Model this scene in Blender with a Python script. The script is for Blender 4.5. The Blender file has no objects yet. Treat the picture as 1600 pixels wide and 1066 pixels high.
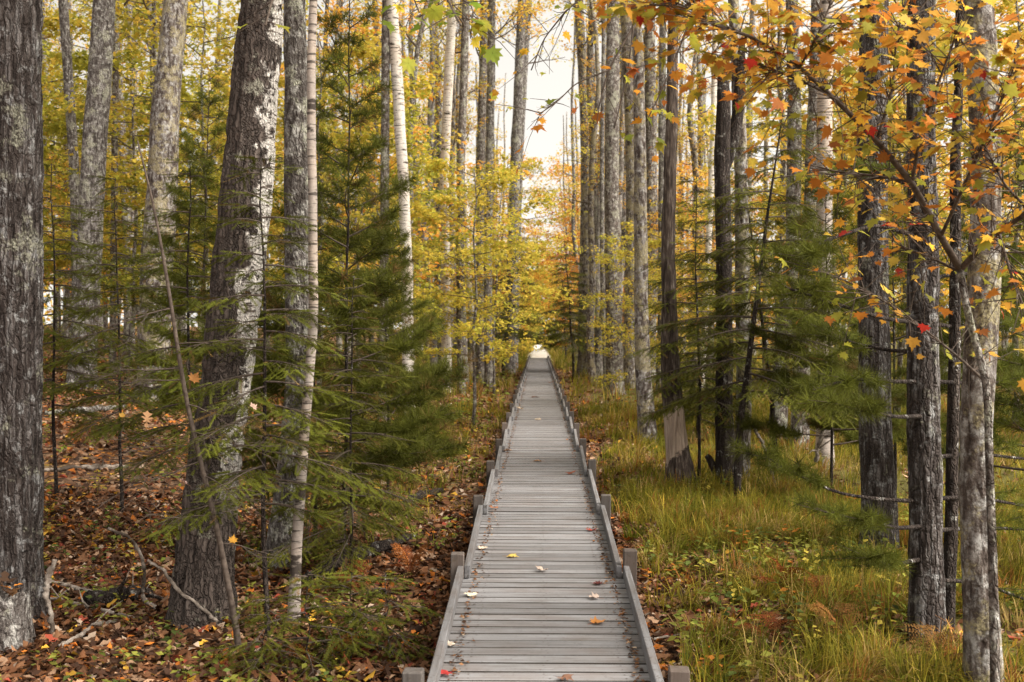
import bpy, math, random
import numpy as np
from math import radians, sin, cos, pi
random.seed(7)
SC = bpy.context.scene
COL = SC.collection
# ---------------------------------------------------------------- camera
W, H, F = 1600.0, 1066.0, 1800.0
DECK = 0.30
CAM = np.array([-0.035, 0.0, DECK + 1.70])
YAW, PIT = math.atan(41 / F), math.atan(15 / F)
FWD = np.array([-sin(YAW) * cos(PIT), cos(YAW) * cos(PIT), -sin(PIT)])
RGT = np.array([cos(YAW), sin(YAW), 0.0])
UPV = np.cross(RGT, FWD)
cd = bpy.data.cameras.new('camera')
cam = bpy.data.objects.new('camera', cd)
COL.objects.link(cam)
cam.location = CAM
cam.rotation_euler = (pi / 2 - PIT, 0, YAW)
cd.sensor_width = 36.0
cd.lens = 36.0 * F / W
cd.clip_end = 2000
cd.dof.use_dof = True
cd.dof.focus_distance = 8.5
cd.dof.aperture_fstop = 4.0
SC.camera = cam
# ---------------------------------------------------------------- sky, sun, exposure
SUN_EL, SUN_AZ = radians(50), radians(112)      # azimuth clockwise from +Y (away from the camera)
wd = bpy.data.worlds.new('World')
SC.world = wd
wd.use_nodes = True
wt = wd.node_tree
wt.nodes.clear()
wo = wt.nodes.new('ShaderNodeOutputWorld')
bg = wt.nodes.new('ShaderNodeBackground')
sky = wt.nodes.new('ShaderNodeTexSky')
sky.sky_type = 'NISHITA'
sky.sun_disc = False
sky.sun_elevation = SUN_EL
sky.sun_rotation = SUN_AZ
sky.dust_density = 4.0
hs = wt.nodes.new('ShaderNodeHueSaturation')
hs.inputs['Saturation'].default_value = 0.12
mx = wt.nodes.new('ShaderNodeMix')
mx.data_type = 'RGBA'
mx.blend_type = 'MULTIPLY'
mx.inputs['Factor'].default_value = 1.0
mx.inputs['B'].default_value = (1.0, 0.94, 0.83, 1)
tcw = wt.nodes.new('ShaderNodeTexCoord')
lift = wt.nodes.new('ShaderNodeVectorMath')
lift.operation = 'ADD'
lift.inputs[1].default_value = (0, 0, 0.35)
wt.links.new(tcw.outputs['Generated'], lift.inputs[0])
wt.links.new(lift.outputs[0], sky.inputs['Vector'])
wt.links.new(sky.outputs[0], hs.inputs['Color'])
wt.links.new(hs.outputs[0], mx.inputs['A'])
wt.links.new(mx.outputs['Result'], bg.inputs['Color'])
bg.inputs['Strength'].default_value = 0.12
wt.links.new(bg.outputs[0], wo.inputs[0])
sl = bpy.data.lights.new('sun', 'SUN')
sl.energy = 2.5
sl.angle = radians(35)
sl.color = (1.0, 0.93, 0.82)
sun = bpy.data.objects.new('sun', sl)
COL.objects.link(sun)
sun.rotation_euler = (pi / 2 - SUN_EL, 0, pi - SUN_AZ)
vs = SC.view_settings
vs.view_transform = 'Standard'
vs.look = 'None'
vs.gamma = 1.0
vs.exposure = 1.74
cy = SC.cycles
cy.max_bounces = 7
cy.diffuse_bounces = 4
cy.transmission_bounces = 5
cy.glossy_bounces = 2
cy.use_denoising = True
cy.sample_clamp_indirect = 6.0
SC.render.film_transparent = False

# ---------------------------------------------------------------- numeric helpers
def at(px, py, d):
    return CAM + d * (FWD + (px - W / 2) / F * RGT + (H / 2 - py) / F * UPV)

def vnoise(p, seed=0):
    """value noise of points p (...,3) -> 0..1"""
    p = np.asarray(p, float)
    i = np.floor(p).astype(np.int64)
    f = p - i
    f = f * f * (3 - 2 * f)
    out = 0
    for dx in (0, 1):
        for dy in (0, 1):
            for dz in (0, 1):
                h = (i[..., 0] + dx) * 374761393 + (i[..., 1] + dy) * 668265263 + (i[..., 2] + dz) * 2147483647 + seed * 1274126177
                h = (h ^ (h >> 13)) * 1274126177
                h = (h ^ (h >> 16)) & 0xffffff
                w = (f[..., 0] if dx else 1 - f[..., 0]) * (f[..., 1] if dy else 1 - f[..., 1]) * (f[..., 2] if dz else 1 - f[..., 2])
                out = out + w * h / float(0xffffff)
    return out

def n2(x, y, s, seed=0):
    return vnoise(np.stack([np.asarray(x, float) * s, np.asarray(y, float) * s, np.full_like(np.asarray(x, float), 0.5)], -1), seed)

def sstep(a, b, x):
    t = np.clip((x - a) / (b - a), 0, 1)
    return t * t * (3 - 2 * t)

def gz(x, y):
    x = np.asarray(x, float)
    y = np.asarray(y, float)
    away = sstep(0.7, 1.8, np.abs(x))
    l = np.clip(-x - 1.8, 0, 40)
    rise = 0.105 * l * sstep(7, 19, y) * (1 - 0.4 * sstep(10, 40, l))
    r = np.clip(x - 3.0, 0, 60)
    rise = rise + 0.028 * r * sstep(9, 24, y)
    b = (n2(x, y, 0.45, 1) - 0.5) * 0.22 + (n2(x, y, 1.6, 2) - 0.5) * 0.09
    far = sstep(30, 80, np.abs(y)) * 0.10
    return rise + away * (b + far) + (1 - away) * (-0.04)

def ground_hit(px, py):
    d = 3.0
    while d < 200:
        p = at(px, py, d)
        if p[2] <= gz(p[0], p[1]):
            return d
        d += 0.02 + d * 0.002
    return d

def norm(v):
    return v / (np.linalg.norm(v, axis=-1, keepdims=True) + 1e-12)

def basis(dirs, ups):
    """columns side, dir, normal; templates lie in XY with the tip along +Y"""
    y = norm(dirs)
    x = norm(np.cross(y, ups))
    z = np.cross(x, y)
    return np.stack([x, y, z], -1)

class MB:
    def __init__(s):
        s.v, s.f, s.c, s.n = [], [], [], 0
        s.uvm = []

    def add(s, v, faces, col=None, m=0):
        """faces: list of (k,arr) with arr (F,k)"""
        v = np.asarray(v, np.float32).reshape(-1, 3)
        for arr in faces:
            arr = np.asarray(arr, np.int64)
            s.f.append((arr + s.n, m))
        c = np.ones((len(v), 3), np.float32) if col is None else np.broadcast_to(np.asarray(col, np.float32), (len(v), 3))
        s.v.append(v)
        s.c.append(c)
        s.n += len(v)

    def scatter(s, tv, tf, pos, R, scale, cols, m=0):
        """tv (K,3), tf (F,k); pos (N,3) R (N,3,3) scale (N,) or (N,3) cols (N,3)"""
        pos = np.asarray(pos, float)
        N, K = len(pos), len(tv)
        if N == 0:
            return
        sc = np.asarray(scale, float)
        sc = sc[:, None] if sc.ndim == 1 else sc
        lv = tv[None] * sc[:, None, :]
        v = np.einsum('nij,nkj->nki', R, lv) + pos[:, None]
        fl = (tf[None] + (np.arange(N) * K)[:, None, None]).reshape(-1, tf.shape[1])
        c = np.repeat(np.asarray(cols, np.float32), K, axis=0)
        s.add(v.reshape(-1, 3), [fl], c, m)

    def tube(s, pts, rad, seg=6, col=None, cap=True, m=0):
        pts = np.asarray(pts, float)
        rad = np.asarray(rad, float)
        n = len(pts)
        t = np.gradient(pts, axis=0)
        t = norm(t)
        ref = np.array([0, 0, 1.0]) if abs(t[0][2]) < 0.9 else np.array([1.0, 0, 0])
        a = norm(np.cross(t, ref))
        b = np.cross(t, a)
        th = np.arange(seg) * 2 * pi / seg
        ring = a[:, None] * np.cos(th)[None, :, None] + b[:, None] * np.sin(th)[None, :, None]
        v = pts[:, None] + ring * rad[:, None, None]
        s.add(v.reshape(-1, 3), tube_faces(n, seg, cap), col, m)

    def mesh(s, name, mats, smooth=True):
        me = bpy.data.meshes.new(name)
        v = np.concatenate(s.v)
        c = np.concatenate(s.c)
        me.vertices.add(len(v))
        me.vertices.foreach_set('co', v.ravel())
        loops, starts, tot, mi = [], [], [], []
        off = 0
        for arr, m in s.f:
            k = arr.shape[1]
            loops.append(arr.ravel())
            starts.append(off + np.arange(len(arr)) * k)
            mi.append(np.full(len(arr), m))
            off += arr.size
        loops = np.concatenate(loops)
        starts = np.concatenate(starts)
        mi = np.concatenate(mi)
        me.loops.add(len(loops))
        me.loops.foreach_set('vertex_index', loops.astype(np.int32))
        me.polygons.add(len(starts))
        me.polygons.foreach_set('loop_start', starts.astype(np.int32))
        me.polygons.foreach_set('material_index', mi.astype(np.int32))
        me.polygons.foreach_set('use_smooth', np.full(len(starts), smooth))
        at_ = me.attributes.new('tint', 'FLOAT_COLOR', 'POINT')
        at_.data.foreach_set('color', np.concatenate([c, np.ones((len(c), 1), np.float32)], 1).astype(np.float32).ravel())
        for m in (mats if isinstance(mats, (list, tuple)) else [mats]):
            me.materials.append(m)
        me.update(calc_edges=True)
        me.validate()
        return me

_tf = {}
def tube_faces(n, seg, cap=True):
    k = (n, seg, cap)
    if k not in _tf:
        i = np.arange(n - 1)[:, None] * seg
        j = np.arange(seg)[None]
        jn = (j + 1) % seg
        q = np.stack([i + j, i + jn, i + seg + jn, i + seg + j], -1).reshape(-1, 4)
        out = [q]
        if cap:
            out.append(np.arange(seg)[None, ::-1])
            out.append((n - 1) * seg + np.arange(seg)[None])
        _tf[k] = out
    return _tf[k]

def link(name, data, parent=None, loc=None, label=None, cat=None, group=None, kind=None, rot=None):
    o = bpy.data.objects.new(name, data)
    COL.objects.link(o)
    if parent is not None:
        o.parent = parent
    if loc is not None:
        o.location = loc
    if rot is not None:
        o.rotation_euler = rot
    if label:
        o['label'] = label
    if cat:
        o['category'] = cat
    if group:
        o['group'] = group
    if kind:
        o['kind'] = kind
    return o

# ---------------------------------------------------------------- materials
class NT:
    def __init__(s, name):
        s.m = bpy.data.materials.new(name)
        s.m.use_nodes = True
        s.t = s.m.node_tree
        s.t.nodes.clear()
        s.out = s.t.nodes.new('ShaderNodeOutputMaterial')

    def n(s, typ, ins=None, **props):
        nd = s.t.nodes.new('ShaderNode' + typ)
        for k, v in props.items():
            setattr(nd, k, v)
        for k, v in (ins or {}).items():
            sock = nd.inputs[k]
            if isinstance(v, bpy.types.NodeSocket):
                s.t.links.new(v, sock)
            else:
                if sock.type == 'RGBA' and len(v) == 3:
                    v = (*v, 1)
                sock.default_value = v
        return nd

    def ramp(s, fac, stops):
        r = s.n('ValToRGB', {'Fac': fac})
        e = r.color_ramp.elements
        while len(e) < len(stops):
            e.new(0.5)
        for el, (p, c) in zip(e, stops):
            el.position = p
            el.color = (*c, 1) if len(c) == 3 else c
        return r.outputs['Color']

    def mask(s, fac, a, b):
        return s.n('MapRange', {'Value': fac, 'From Min': a, 'From Max': b}, clamp=True).outputs[0]

    def mix(s, fac, a, b, mode='MIX'):
        nd = s.t.nodes.new('ShaderNodeMix')
        nd.data_type = 'RGBA'
        nd.blend_type = mode
        for sock, v in ((nd.inputs['Factor'], fac), (nd.inputs['A'], a), (nd.inputs['B'], b)):
            if isinstance(v, bpy.types.NodeSocket):
                s.t.links.new(v, sock)
            else:
                sock.default_value = (*v, 1) if isinstance(v, tuple) and len(v) == 3 else v
        return nd.outputs['Result']

    def math(s, op, a, b=0.0):
        nd = s.n('Math', operation=op)
        for i, v in enumerate((a, b)):
            if isinstance(v, bpy.types.NodeSocket):
                s.t.links.new(v, nd.inputs[i])
            else:
                nd.inputs[i].default_value = v
        return nd.outputs[0]

    def coords(s, scale=(1, 1, 1), rand=True):
        tc = s.n('TexCoord').outputs['Object']
        if rand:
            oi = s.n('ObjectInfo')
            off = s.math('MULTIPLY', oi.outputs['Random'], 37.0)
            tc = s.n('VectorMath', {0: tc, 1: off}, operation='ADD').outputs[0]
        return s.n('Mapping', {'Vector': tc, 'Scale': scale}).outputs[0]

    def noise(s, vec, scale, detail=5, rough=0.55, dist=0.0):
        return s.n('TexNoise', {'Vector': vec, 'Scale': scale, 'Detail': detail, 'Roughness': rough, 'Distortion': dist}).outputs['Fac']

    def surf(s, col, rough=0.85, bump=None, bstr=0.5, bdist=0.02, spec=0.2):
        ins = {'Base Color': col, 'Roughness': rough, 'Specular IOR Level': spec}
        b = s.n('BsdfPrincipled', ins)
        if bump is not None:
            bn = s.n('Bump', {'Height': bump, 'Strength': bstr, 'Distance': bdist})
            s.t.links.new(bn.outputs[0], b.inputs['Normal'])
        s.t.links.new(b.outputs[0], s.out.inputs['Surface'])
        return s.m

def bark(name, dark, mid, light, furrow=26.0, lichen=0.5, lich_col=(0.34, 0.34, 0.27), crust=0.5, crust_col=(0.42, 0.41, 0.39), zs=0.13, crack=.7):
    t = NT(name)
    v = t.coords((1, 1, zs))
    v1 = t.coords()
    f1 = t.noise(v, furrow, 7, 0.62, 0.4)
    f2 = t.noise(v1, 55, 4, 0.6)
    wv = t.n('VectorMath', {0: t.coords((1, 1, zs * 1.7)), 1: t.n('VectorMath', {0: t.n('TexNoise', {'Vector': v1, 'Scale': 14.0, 'Detail': 3.0}).outputs['Color'], 'Scale': 0.05}, operation='SCALE').outputs[0]}, operation='ADD').outputs[0]
    ck = t.n('TexVoronoi', {'Vector': wv, 'Scale': furrow * 1.25}, feature='DISTANCE_TO_EDGE').outputs['Distance']
    col = t.ramp(f1, [(0.36, dark), (0.5, mid), (0.63, light)])
    f3 = t.noise(v1, 120, 3, 0.6)
    col = t.mix(t.math('MULTIPLY', t.mask(f3, 0.4, 0.65), 0.4), col, dark)
    col = t.mix(t.math('MULTIPLY', t.mask(ck, 0.08, 0.01), crack), col, dark)
    big = t.noise(v1, 2.1, 3)
    col = t.mix(t.mask(big, 0.35, 0.75), col, t.mix(0.5, col, dark))
    cr = t.noise(v1, 11, 6, 0.7)
    crm = t.math('MULTIPLY', t.mask(cr, 0.60 - 0.12 * crust, 0.66 - 0.08 * crust), t.mask(f1, 0.38, 0.55))
    col = t.mix(t.math('MULTIPLY', crm, 0.8), col, crust_col)
    li = t.noise(v1, 3.6, 8, 0.68)
    lm = t.mask(li, 0.68 - 0.2 * lichen, 0.74 - 0.2 * lichen)
    lm = t.math('MULTIPLY', lm, t.mask(f2, 0.35, 0.6))
    col = t.mix(lm, col, lich_col)
    h = t.math('ADD', f1, t.math('MULTIPLY', f2, 0.35))
    h = t.math('ADD', h, t.math('MINIMUM', t.math('MULTIPLY', ck, 4.0 * crack), 0.6))
    return t.surf(col, 0.9, h, 1.0, 0.03)

def birch_bark(name, base=(0.6, 0.56, 0.52), dark_amt=0.5):
    t = NT(name)
    v = t.coords((1, 1, 9))
    v1 = t.coords()
    lent = t.noise(v, 5.5, 4, 0.6)
    patch = t.noise(t.coords((1, 1, 2.2)), 3.3, 5, 0.6)
    fine = t.noise(v1, 40, 4)
    col = t.mix(t.mask(fine, 0.3, 0.7), base, tuple(c * 0.72 for c in base))
    col = t.mix(t.math('MULTIPLY', t.mask(t.noise(v1, 1.7, 3), 0.45, 0.7), 0.6), col, (0.42, 0.33, 0.26))
    col = t.mix(t.math('MULTIPLY', t.mask(lent, 0.55, 0.61), 0.9), col, (0.05, 0.04, 0.035))
    col = t.mix(t.mask(patch, 0.74 - 0.16 * dark_amt, 0.79 - 0.16 * dark_amt), col, (0.045, 0.035, 0.03))
    return t.surf(col, 0.7, t.math('ADD', lent, fine), 0.4, 0.01)

M = {}
M['bark_maple'] = bark('bark_maple', (0.018, 0.013, 0.012), (0.066, 0.053, 0.049), (0.185, 0.172, 0.172), 24, 0.55, (0.22, 0.215, 0.17), .45, (0.27, 0.27, 0.275), zs=.13)
M['bark_grey'] = bark('bark_grey', (0.038, 0.031, 0.028), (0.13, 0.113, 0.106), (0.28, 0.262, 0.255), 24, 0.7, crust=0.75, zs=0.3, crack=.4)
M['bark_brown'] = bark('bark_brown', (0.04, 0.03, 0.026), (0.145, 0.118, 0.105), (0.28, 0.245, 0.225), 24, 0.75, crust=0.85, zs=.3)
M['bark_pale'] = bark('bark_pale', (0.08, 0.068, 0.062), (0.25, 0.225, 0.21), (0.42, 0.39, 0.37), 18, 0.7, crust=0.9, zs=.3)
M['bark_mottled'] = bark('bark_mottled', (0.05, 0.042, 0.038), (0.21, 0.19, 0.18), (0.42, 0.40, 0.39), 15, 0.9, crust=1.2, zs=.4, crack=.2)
M['bark_dark'] = bark('bark_dark', (0.016, 0.011, 0.01), (0.045, 0.033, 0.028), (0.10, 0.08, 0.07), 34, 0.2, crust=0.1)
M['bark_lichen'] = bark('bark_lichen', (0.03, 0.021, 0.018), (0.11, 0.088, 0.078), (0.29, 0.27, 0.26), 18, 0.95, (0.27, 0.235, 0.14), 0.75, (0.37, 0.365, 0.36), 0.35, crack=.15)
M['birch'] = birch_bark('birch_bark', dark_amt=.8)
M['birch_young'] = birch_bark('birch_bark_young', (0.33, 0.285, 0.26), 0.95)

def big_birch():
    t = NT('bark_plated_and_papery')
    v = t.coords((1, 1, 0.2), False)
    v1 = t.coords(rand=False)
    wob = t.n('VectorMath', {0: v, 1: t.n('VectorMath', {0: t.n('TexNoise', {'Vector': v1, 'Scale': 16.0, 'Detail': 3.0}).outputs['Color'], 'Scale': 0.08}, operation='SCALE').outputs[0]}, operation='ADD').outputs[0]
    vo = t.n('TexVoronoi', {'Vector': t.n('VectorMath', {0: wob, 'Scale': 1.0}, operation='SCALE').outputs[0], 'Scale': 30.0}, feature='DISTANCE_TO_EDGE').outputs['Distance']
    f1 = t.noise(t.coords((1, 1, 0.2), False), 30, 6, 0.62)
    plate = t.ramp(vo, [(0.02, (0.011, 0.008, 0.007)), (0.12, (0.058, 0.042, 0.036)), (0.4, (0.11, 0.087, 0.077))])
    plate = t.mix(0.6, plate, t.ramp(f1, [(0.35, (0.013, 0.009, 0.008)), (0.65, (0.145, 0.118, 0.106))]))
    sp = t.n('SeparateXYZ', {'Vector': v1})
    edge = t.math('ADD', sp.outputs['X'], t.math('MULTIPLY', t.math('SUBTRACT', t.noise(v1, 2.4, 5, 0.65), 0.5), 0.55))
    lean = t.math('MULTIPLY', sp.outputs['Z'], -0.105)
    e = t.math('ADD', edge, lean)
    wm = t.mask(e, 0.095, 0.115)
    zb = t.math('MULTIPLY', t.mask(sp.outputs['Z'], 0.75, 1.25), 1.0)
    wm = t.math('MULTIPLY', wm, zb)
    paper = t.mix(t.mask(t.noise(t.coords((1, 1, 7), False), 7, 5, 0.6), 0.55, 0.62), (0.60, 0.565, 0.54), (0.12, 0.095, 0.08))
    dk = t.mask(t.noise(t.coords((1, 1, 1.3), False), 9, 5, 0.7), 0.55, 0.6)
    paper = t.mix(dk, paper, (0.05, 0.038, 0.034))
    col = t.mix(wm, plate, paper)
    li = t.math('MULTIPLY', t.mask(t.noise(v1, 5, 8, 0.7), 0.60, 0.66), 0.75)
    col = t.mix(li, col, (0.30, 0.29, 0.24))
    h = t.math('ADD', t.math('MINIMUM', t.math('MULTIPLY', vo, 3.0), 0.6), t.math('MULTIPLY', f1, 0.6))
    return t.surf(col, 0.85, h, 1.0, 0.03)
M['big_birch'] = big_birch()

def snag_bark():
    t = NT('bark_with_bare_wood')
    v1 = t.coords(rand=False)
    sp = t.n('SeparateXYZ', {'Vector': v1})
    f1 = t.noise(t.coords((1, 1, 0.16), False), 30, 6, 0.6)
    bk = t.ramp(f1, [(0.35, (0.02, 0.014, 0.012)), (0.55, (0.075, 0.055, 0.045)), (0.7, (0.2, 0.17, 0.15))])
    wd_ = t.ramp(t.noise(t.coords((1, 1, 0.05), False), 34, 5, 0.6), [(0.3, (0.16, 0.11, 0.085)), (0.6, (0.42, 0.33, 0.27)), (0.75, (0.55, 0.46, 0.39))])
    z = t.math('ADD', sp.outputs['Z'], t.math('MULTIPLY', t.math('SUBTRACT', t.noise(v1, 8, 4), 0.5), 0.5))
    z = t.math('ADD', z, t.math('MULTIPLY', sp.outputs['X'], -.7))
    m = t.math('MULTIPLY', t.mask(z, 0.50, 0.54), t.math('SUBTRACT', 1.0, t.mask(z, 1.08, 1.13)))
    return t.surf(t.mix(m, bk, wd_), 0.85, f1, 0.9, 0.03)
M['snag'] = snag_bark()

def foliage(name, trans=0.45, rough=0.55, vary=0.25, spec=0.25):
    t = NT(name)
    a = t.n('Attribute', attribute_name='tint').outputs['Color']
    oi = t.n('ObjectInfo')
    col = t.mix(1.0, a, oi.outputs['Color'], 'MULTIPLY')
    r = t.math('MULTIPLY', t.math('SUBTRACT', oi.outputs['Random'], 0.5), vary)
    col = t.n('HueSaturation', {'Color': col, 'Value': t.math('ADD', 1.0, r), 'Hue': t.math('ADD', 0.5, t.math('MULTIPLY', r, 0.08))}).outputs[0]
    tc = t.n('TexCoord').outputs['Object']
    bl = t.noise(tc, 35, 3)
    col = t.mix(t.math('MULTIPLY', t.mask(bl, 0.5, 0.8), 0.35), col, t.mix(0.6, col, (0.10, 0.03, 0.01)))
    b = t.n('BsdfPrincipled', {'Base Color': col, 'Roughness': rough, 'Specular IOR Level': spec})
    tr = t.n('BsdfTranslucent', {'Color': col})
    ms = t.n('MixShader', {0: trans, 1: b.outputs[0], 2: tr.outputs[0]})
    t.t.links.new(ms.outputs[0], t.out.inputs['Surface'])
    return t.m
M['leaf'] = foliage('leaf', 0.5, 0.6, 0.25, 0.1)
M['needle'] = foliage('needle', 0.3, 0.6, 0.2, 0.08)
M['dead_leaf'] = foliage('dead_leaf', 0.15, 0.7, 0.2, 0.12)
M['grass'] = foliage('grass_blade', 0.4, 0.6, 0.0, 0.1)

def twig_mat():
    t = NT('twig')
    n = t.noise(t.coords(), 30, 4)
    return t.surf(t.ramp(n, [(0.3, (0.035, 0.025, 0.02)), (0.7, (0.11, 0.085, 0.07))]), 0.85, n, 0.4, 0.004)
M['twig'] = twig_mat()
def dead_wood():
    t = NT('dead_wood')
    n = t.noise(t.coords((1, 1, 1)), 26, 6, 0.65)
    n2_ = t.noise(t.coords(), 4, 5)
    c = t.ramp(n, [(0.3, (0.09, 0.07, 0.058)), (0.55, (0.27, 0.23, 0.20)), (0.75, (0.42, 0.38, 0.35))])
    c = t.mix(t.mask(n2_, 0.5, 0.65), c, (0.06, 0.045, 0.035))
    return t.surf(c, 0.9, n, 0.8, 0.012)
M['dead_wood'] = dead_wood()

def ground_mat():
    t = NT('leaf_litter_ground')
    tc = t.n('TexCoord').outputs['Object']
    wob = t.n('TexNoise', {'Vector': tc, 'Scale': 9.0, 'Detail': 3.0}).outputs['Color']
    vv = t.n('VectorMath', {0: tc, 1: t.n('VectorMath', {0: wob, 'Scale': 0.12}, operation='SCALE').outputs[0]}, operation='ADD').outputs[0]
    vo = t.n('TexVoronoi', {'Vector': vv, 'Scale': 13.0, 'Randomness': 1.0})
    ed = t.n('TexVoronoi', {'Vector': vv, 'Scale': 13.0, 'Randomness': 1.0}, feature='DISTANCE_TO_EDGE').outputs['Distance']
    g = t.n('SeparateColor', {'Color': vo.outputs['Color']}).outputs[0]
    lit = t.ramp(g, [(0.0, (0.035, 0.02, 0.013)), (0.3, (0.10, 0.05, 0.026)), (0.55, (0.17, 0.095, 0.055)), (0.75, (0.26, 0.17, 0.11)), (0.9, (0.30, 0.10, 0.02)), (1.0, (0.36, 0.22, 0.04))])
    lit = t.mix(t.mask(ed, 0.0, 0.08), (0.02, 0.012, 0.009), lit)
    sx = t.n('SeparateXYZ', {'Vector': tc})
    big = t.noise(tc, 0.45, 4)
    gm = t.math('ADD', big, t.math('MULTIPLY', t.mask(sx.outputs['X'], 0.6, 3.0), 0.34))
    grass = t.ramp(t.noise(tc, 24, 6, 0.7), [(0.3, (0.035, 0.028, 0.009)), (0.6, (0.13, 0.115, 0.028)), (0.8, (0.22, 0.17, 0.045))])
    col = t.mix(t.mask(gm, 0.62, 0.74), lit, grass)
    h = t.math('ADD', g, t.noise(tc, 40, 4))
    return t.surf(col, 0.95, h, 0.8, 0.03)
M['ground'] = ground_mat()

def deck_mat(name, ax, dark=1.0, spots=0.3, hue=(1, 1, 1)):
    t = NT(name)
    sc = [26, 26, 26]
    sc[ax] = 0.9
    v = t.coords(tuple(sc))
    v1 = t.coords()
    g1 = t.noise(v, 1.6, 6, 0.65, 0.3)
    g2 = t.noise(v, 6.0, 3)
    st = t.noise(v1, 2.3, 5, 0.6)
    col = t.ramp(g1, [(0.28, (0.10 * dark, 0.092 * dark, 0.09 * dark)), (0.5, (0.180 * dark, 0.179 * dark, 0.19 * dark)), (0.72, (0.262 * dark, 0.262 * dark, 0.28 * dark))])
    col = t.mix(t.math('MULTIPLY', t.mask(g2, 0.62, 0.7), 0.5), col, (0.07, 0.055, 0.05))
    col = t.mix(t.math('MULTIPLY', t.mask(st, 0.45, 0.7), 0.6), col, (0.12, 0.095, 0.085))
    wt_ = t.noise(t.n('Mapping', {'Vector': t.n('TexCoord').outputs['Object'], 'Scale': (1.0, 5.0, 1.0)}).outputs[0] if False else t.coords((.8, 3.0, 1)), 3.0, 4, .6)
    col = t.mix(t.math('MULTIPLY', t.mask(wt_, 0.55, 0.68), 0.45), col, (0.085, 0.08, 0.075))
    sp = t.noise(v1, 34, 4, 0.7)
    col = t.mix(t.math('MULTIPLY', t.mask(sp, 0.58, 0.64), spots), col, (0.06, 0.05, 0.04))
    col = t.mix(1.0, col, hue, 'MULTIPLY')
    oi = t.n('ObjectInfo').outputs['Random']
    col = t.n('HueSaturation', {'Color': col, 'Value': t.math('ADD', 0.76, t.math('MULTIPLY', oi, 0.46))}).outputs[0]
    return t.surf(col, 0.75, t.math('ADD', g1, t.math('MULTIPLY', g2, 0.4)), 0.35, 0.006, 0.3)
M['deck'] = deck_mat('weathered_deck_board', 0)
M['rail'] = deck_mat('weathered_rail', 1, 0.8, 0.8)
M['post'] = deck_mat('weathered_post', 2, 0.36, 0.8, (1.08, .95, .84))
def nail_mat():
    t = NT('rusty_nail')
    return t.surf(t.ramp(t.noise(t.coords(), 200), [(0.3, (0.03, 0.02, 0.018)), (0.7, (0.09, 0.06, 0.05))]), 0.6)
M['nail'] = nail_mat()
def gap_shade_mat():  # near-black wood colour paints the shade in the gaps between planks
    t = NT('wood_with_gap_shade')
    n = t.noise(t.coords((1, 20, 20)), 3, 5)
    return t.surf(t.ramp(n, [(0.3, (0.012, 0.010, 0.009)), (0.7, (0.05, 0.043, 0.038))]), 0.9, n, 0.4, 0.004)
M['gap_shade'] = gap_shade_mat()

# ---------------------------------------------------------------- leaf templates
def fan(outline, centre):
    o = np.array(outline, float)
    v = np.vstack([[centre], o])
    n = len(o)
    f = np.array([(0, 1 + i, 1 + (i + 1) % n) for i in range(n)])
    return v, f
half = [(0.05, 0.0), (0.30, -0.09), (0.26, 0.08), (0.56, 0.20), (0.40, 0.31), (0.52, 0.58), (0.24, 0.48), (0.22, 0.66), (0.10, 0.70)]
mo = [(x, y, 0) for x, y in half] + [(0, 1.0, 0)] + [(-x, y, 0) for x, y in half[::-1]]
MAPLE_V, MAPLE_F = fan(mo, (0, 0.28, 0))
def cup(v, a, b, tw=0.0):
    v = v.copy()
    v[:, 2] = a * np.abs(v[:, 0]) ** 1.3 - b * (v[:, 1] - 0.2) ** 2 * np.sign(v[:, 1] - 0.2) + tw * v[:, 0] * v[:, 1]
    return v
hl = [(0.04, 0.0), (0.24, -0.03), (0.5, 0.22), (0.36, 0.34), (0.42, 0.58), (0.2, 0.55)]
so = [(x, y, 0) for x, y in hl] + [(0, 1.0, 0)] + [(-x, y, 0) for x, y in hl[::-1]]
STAR_V, STAR_F = fan([(0.03, 0, 0), (0.45, 0.12, .06), (0.2, 0.4, 0.02), (0.34, 0.66, .04), (0, 1, -.1), (-0.34, 0.66, .04), (-0.2, 0.4, .02), (-0.45, 0.12, .06)], (0, 0.3, -0.03))
ho = [(0.03, 0.0), (0.10, 0.12), (0.05, 0.2), (0.22, 0.32), (0.08, 0.42), (0.32, 0.55), (0.12, 0.64), (0.27, 0.80), (0.10, 0.86)]
OAK_V, OAK_F = fan([(x, y, 0) for x, y in ho] + [(0, 1.0, 0)] + [(-x, y, 0) for x, y in ho[::-1]], (0, 0.45, 0))
KITE_V = np.array([(0, 0, 0), (0.36, 0.45, 0.07), (0, 1, -0.05), (-0.36, 0.45, 0.07)], float)
KITE_F = np.array([(0, 1, 2), (0, 2, 3)])

YEL, GLD, OLV, GRN, ORG, RED, BRN = (0.64, 0.46, 0.075), (0.64, 0.36, 0.055), (0.31, 0.30, 0.045), (0.14, 0.17, 0.03), (0.56, 0.21, 0.035), (0.36, 0.05, 0.022), (0.16, 0.085, 0.05)
LIME = (0.46, 0.42, 0.055)
def palette(rng, n, cols, wts, jit=0.22):
    cols = np.array(cols)
    i = rng.choice(len(cols), n, p=np.array(wts) / np.sum(wts))
    c = cols[i] * (1 + jit * rng.standard_normal((n, 1))).clip(0.45, 1.6)
    return c.clip(0.004, 0.9)

def rdir(rng, n, flat=1.0):
    v = rng.standard_normal((n, 3))
    v[:, 2] *= flat
    return norm(v)

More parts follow.
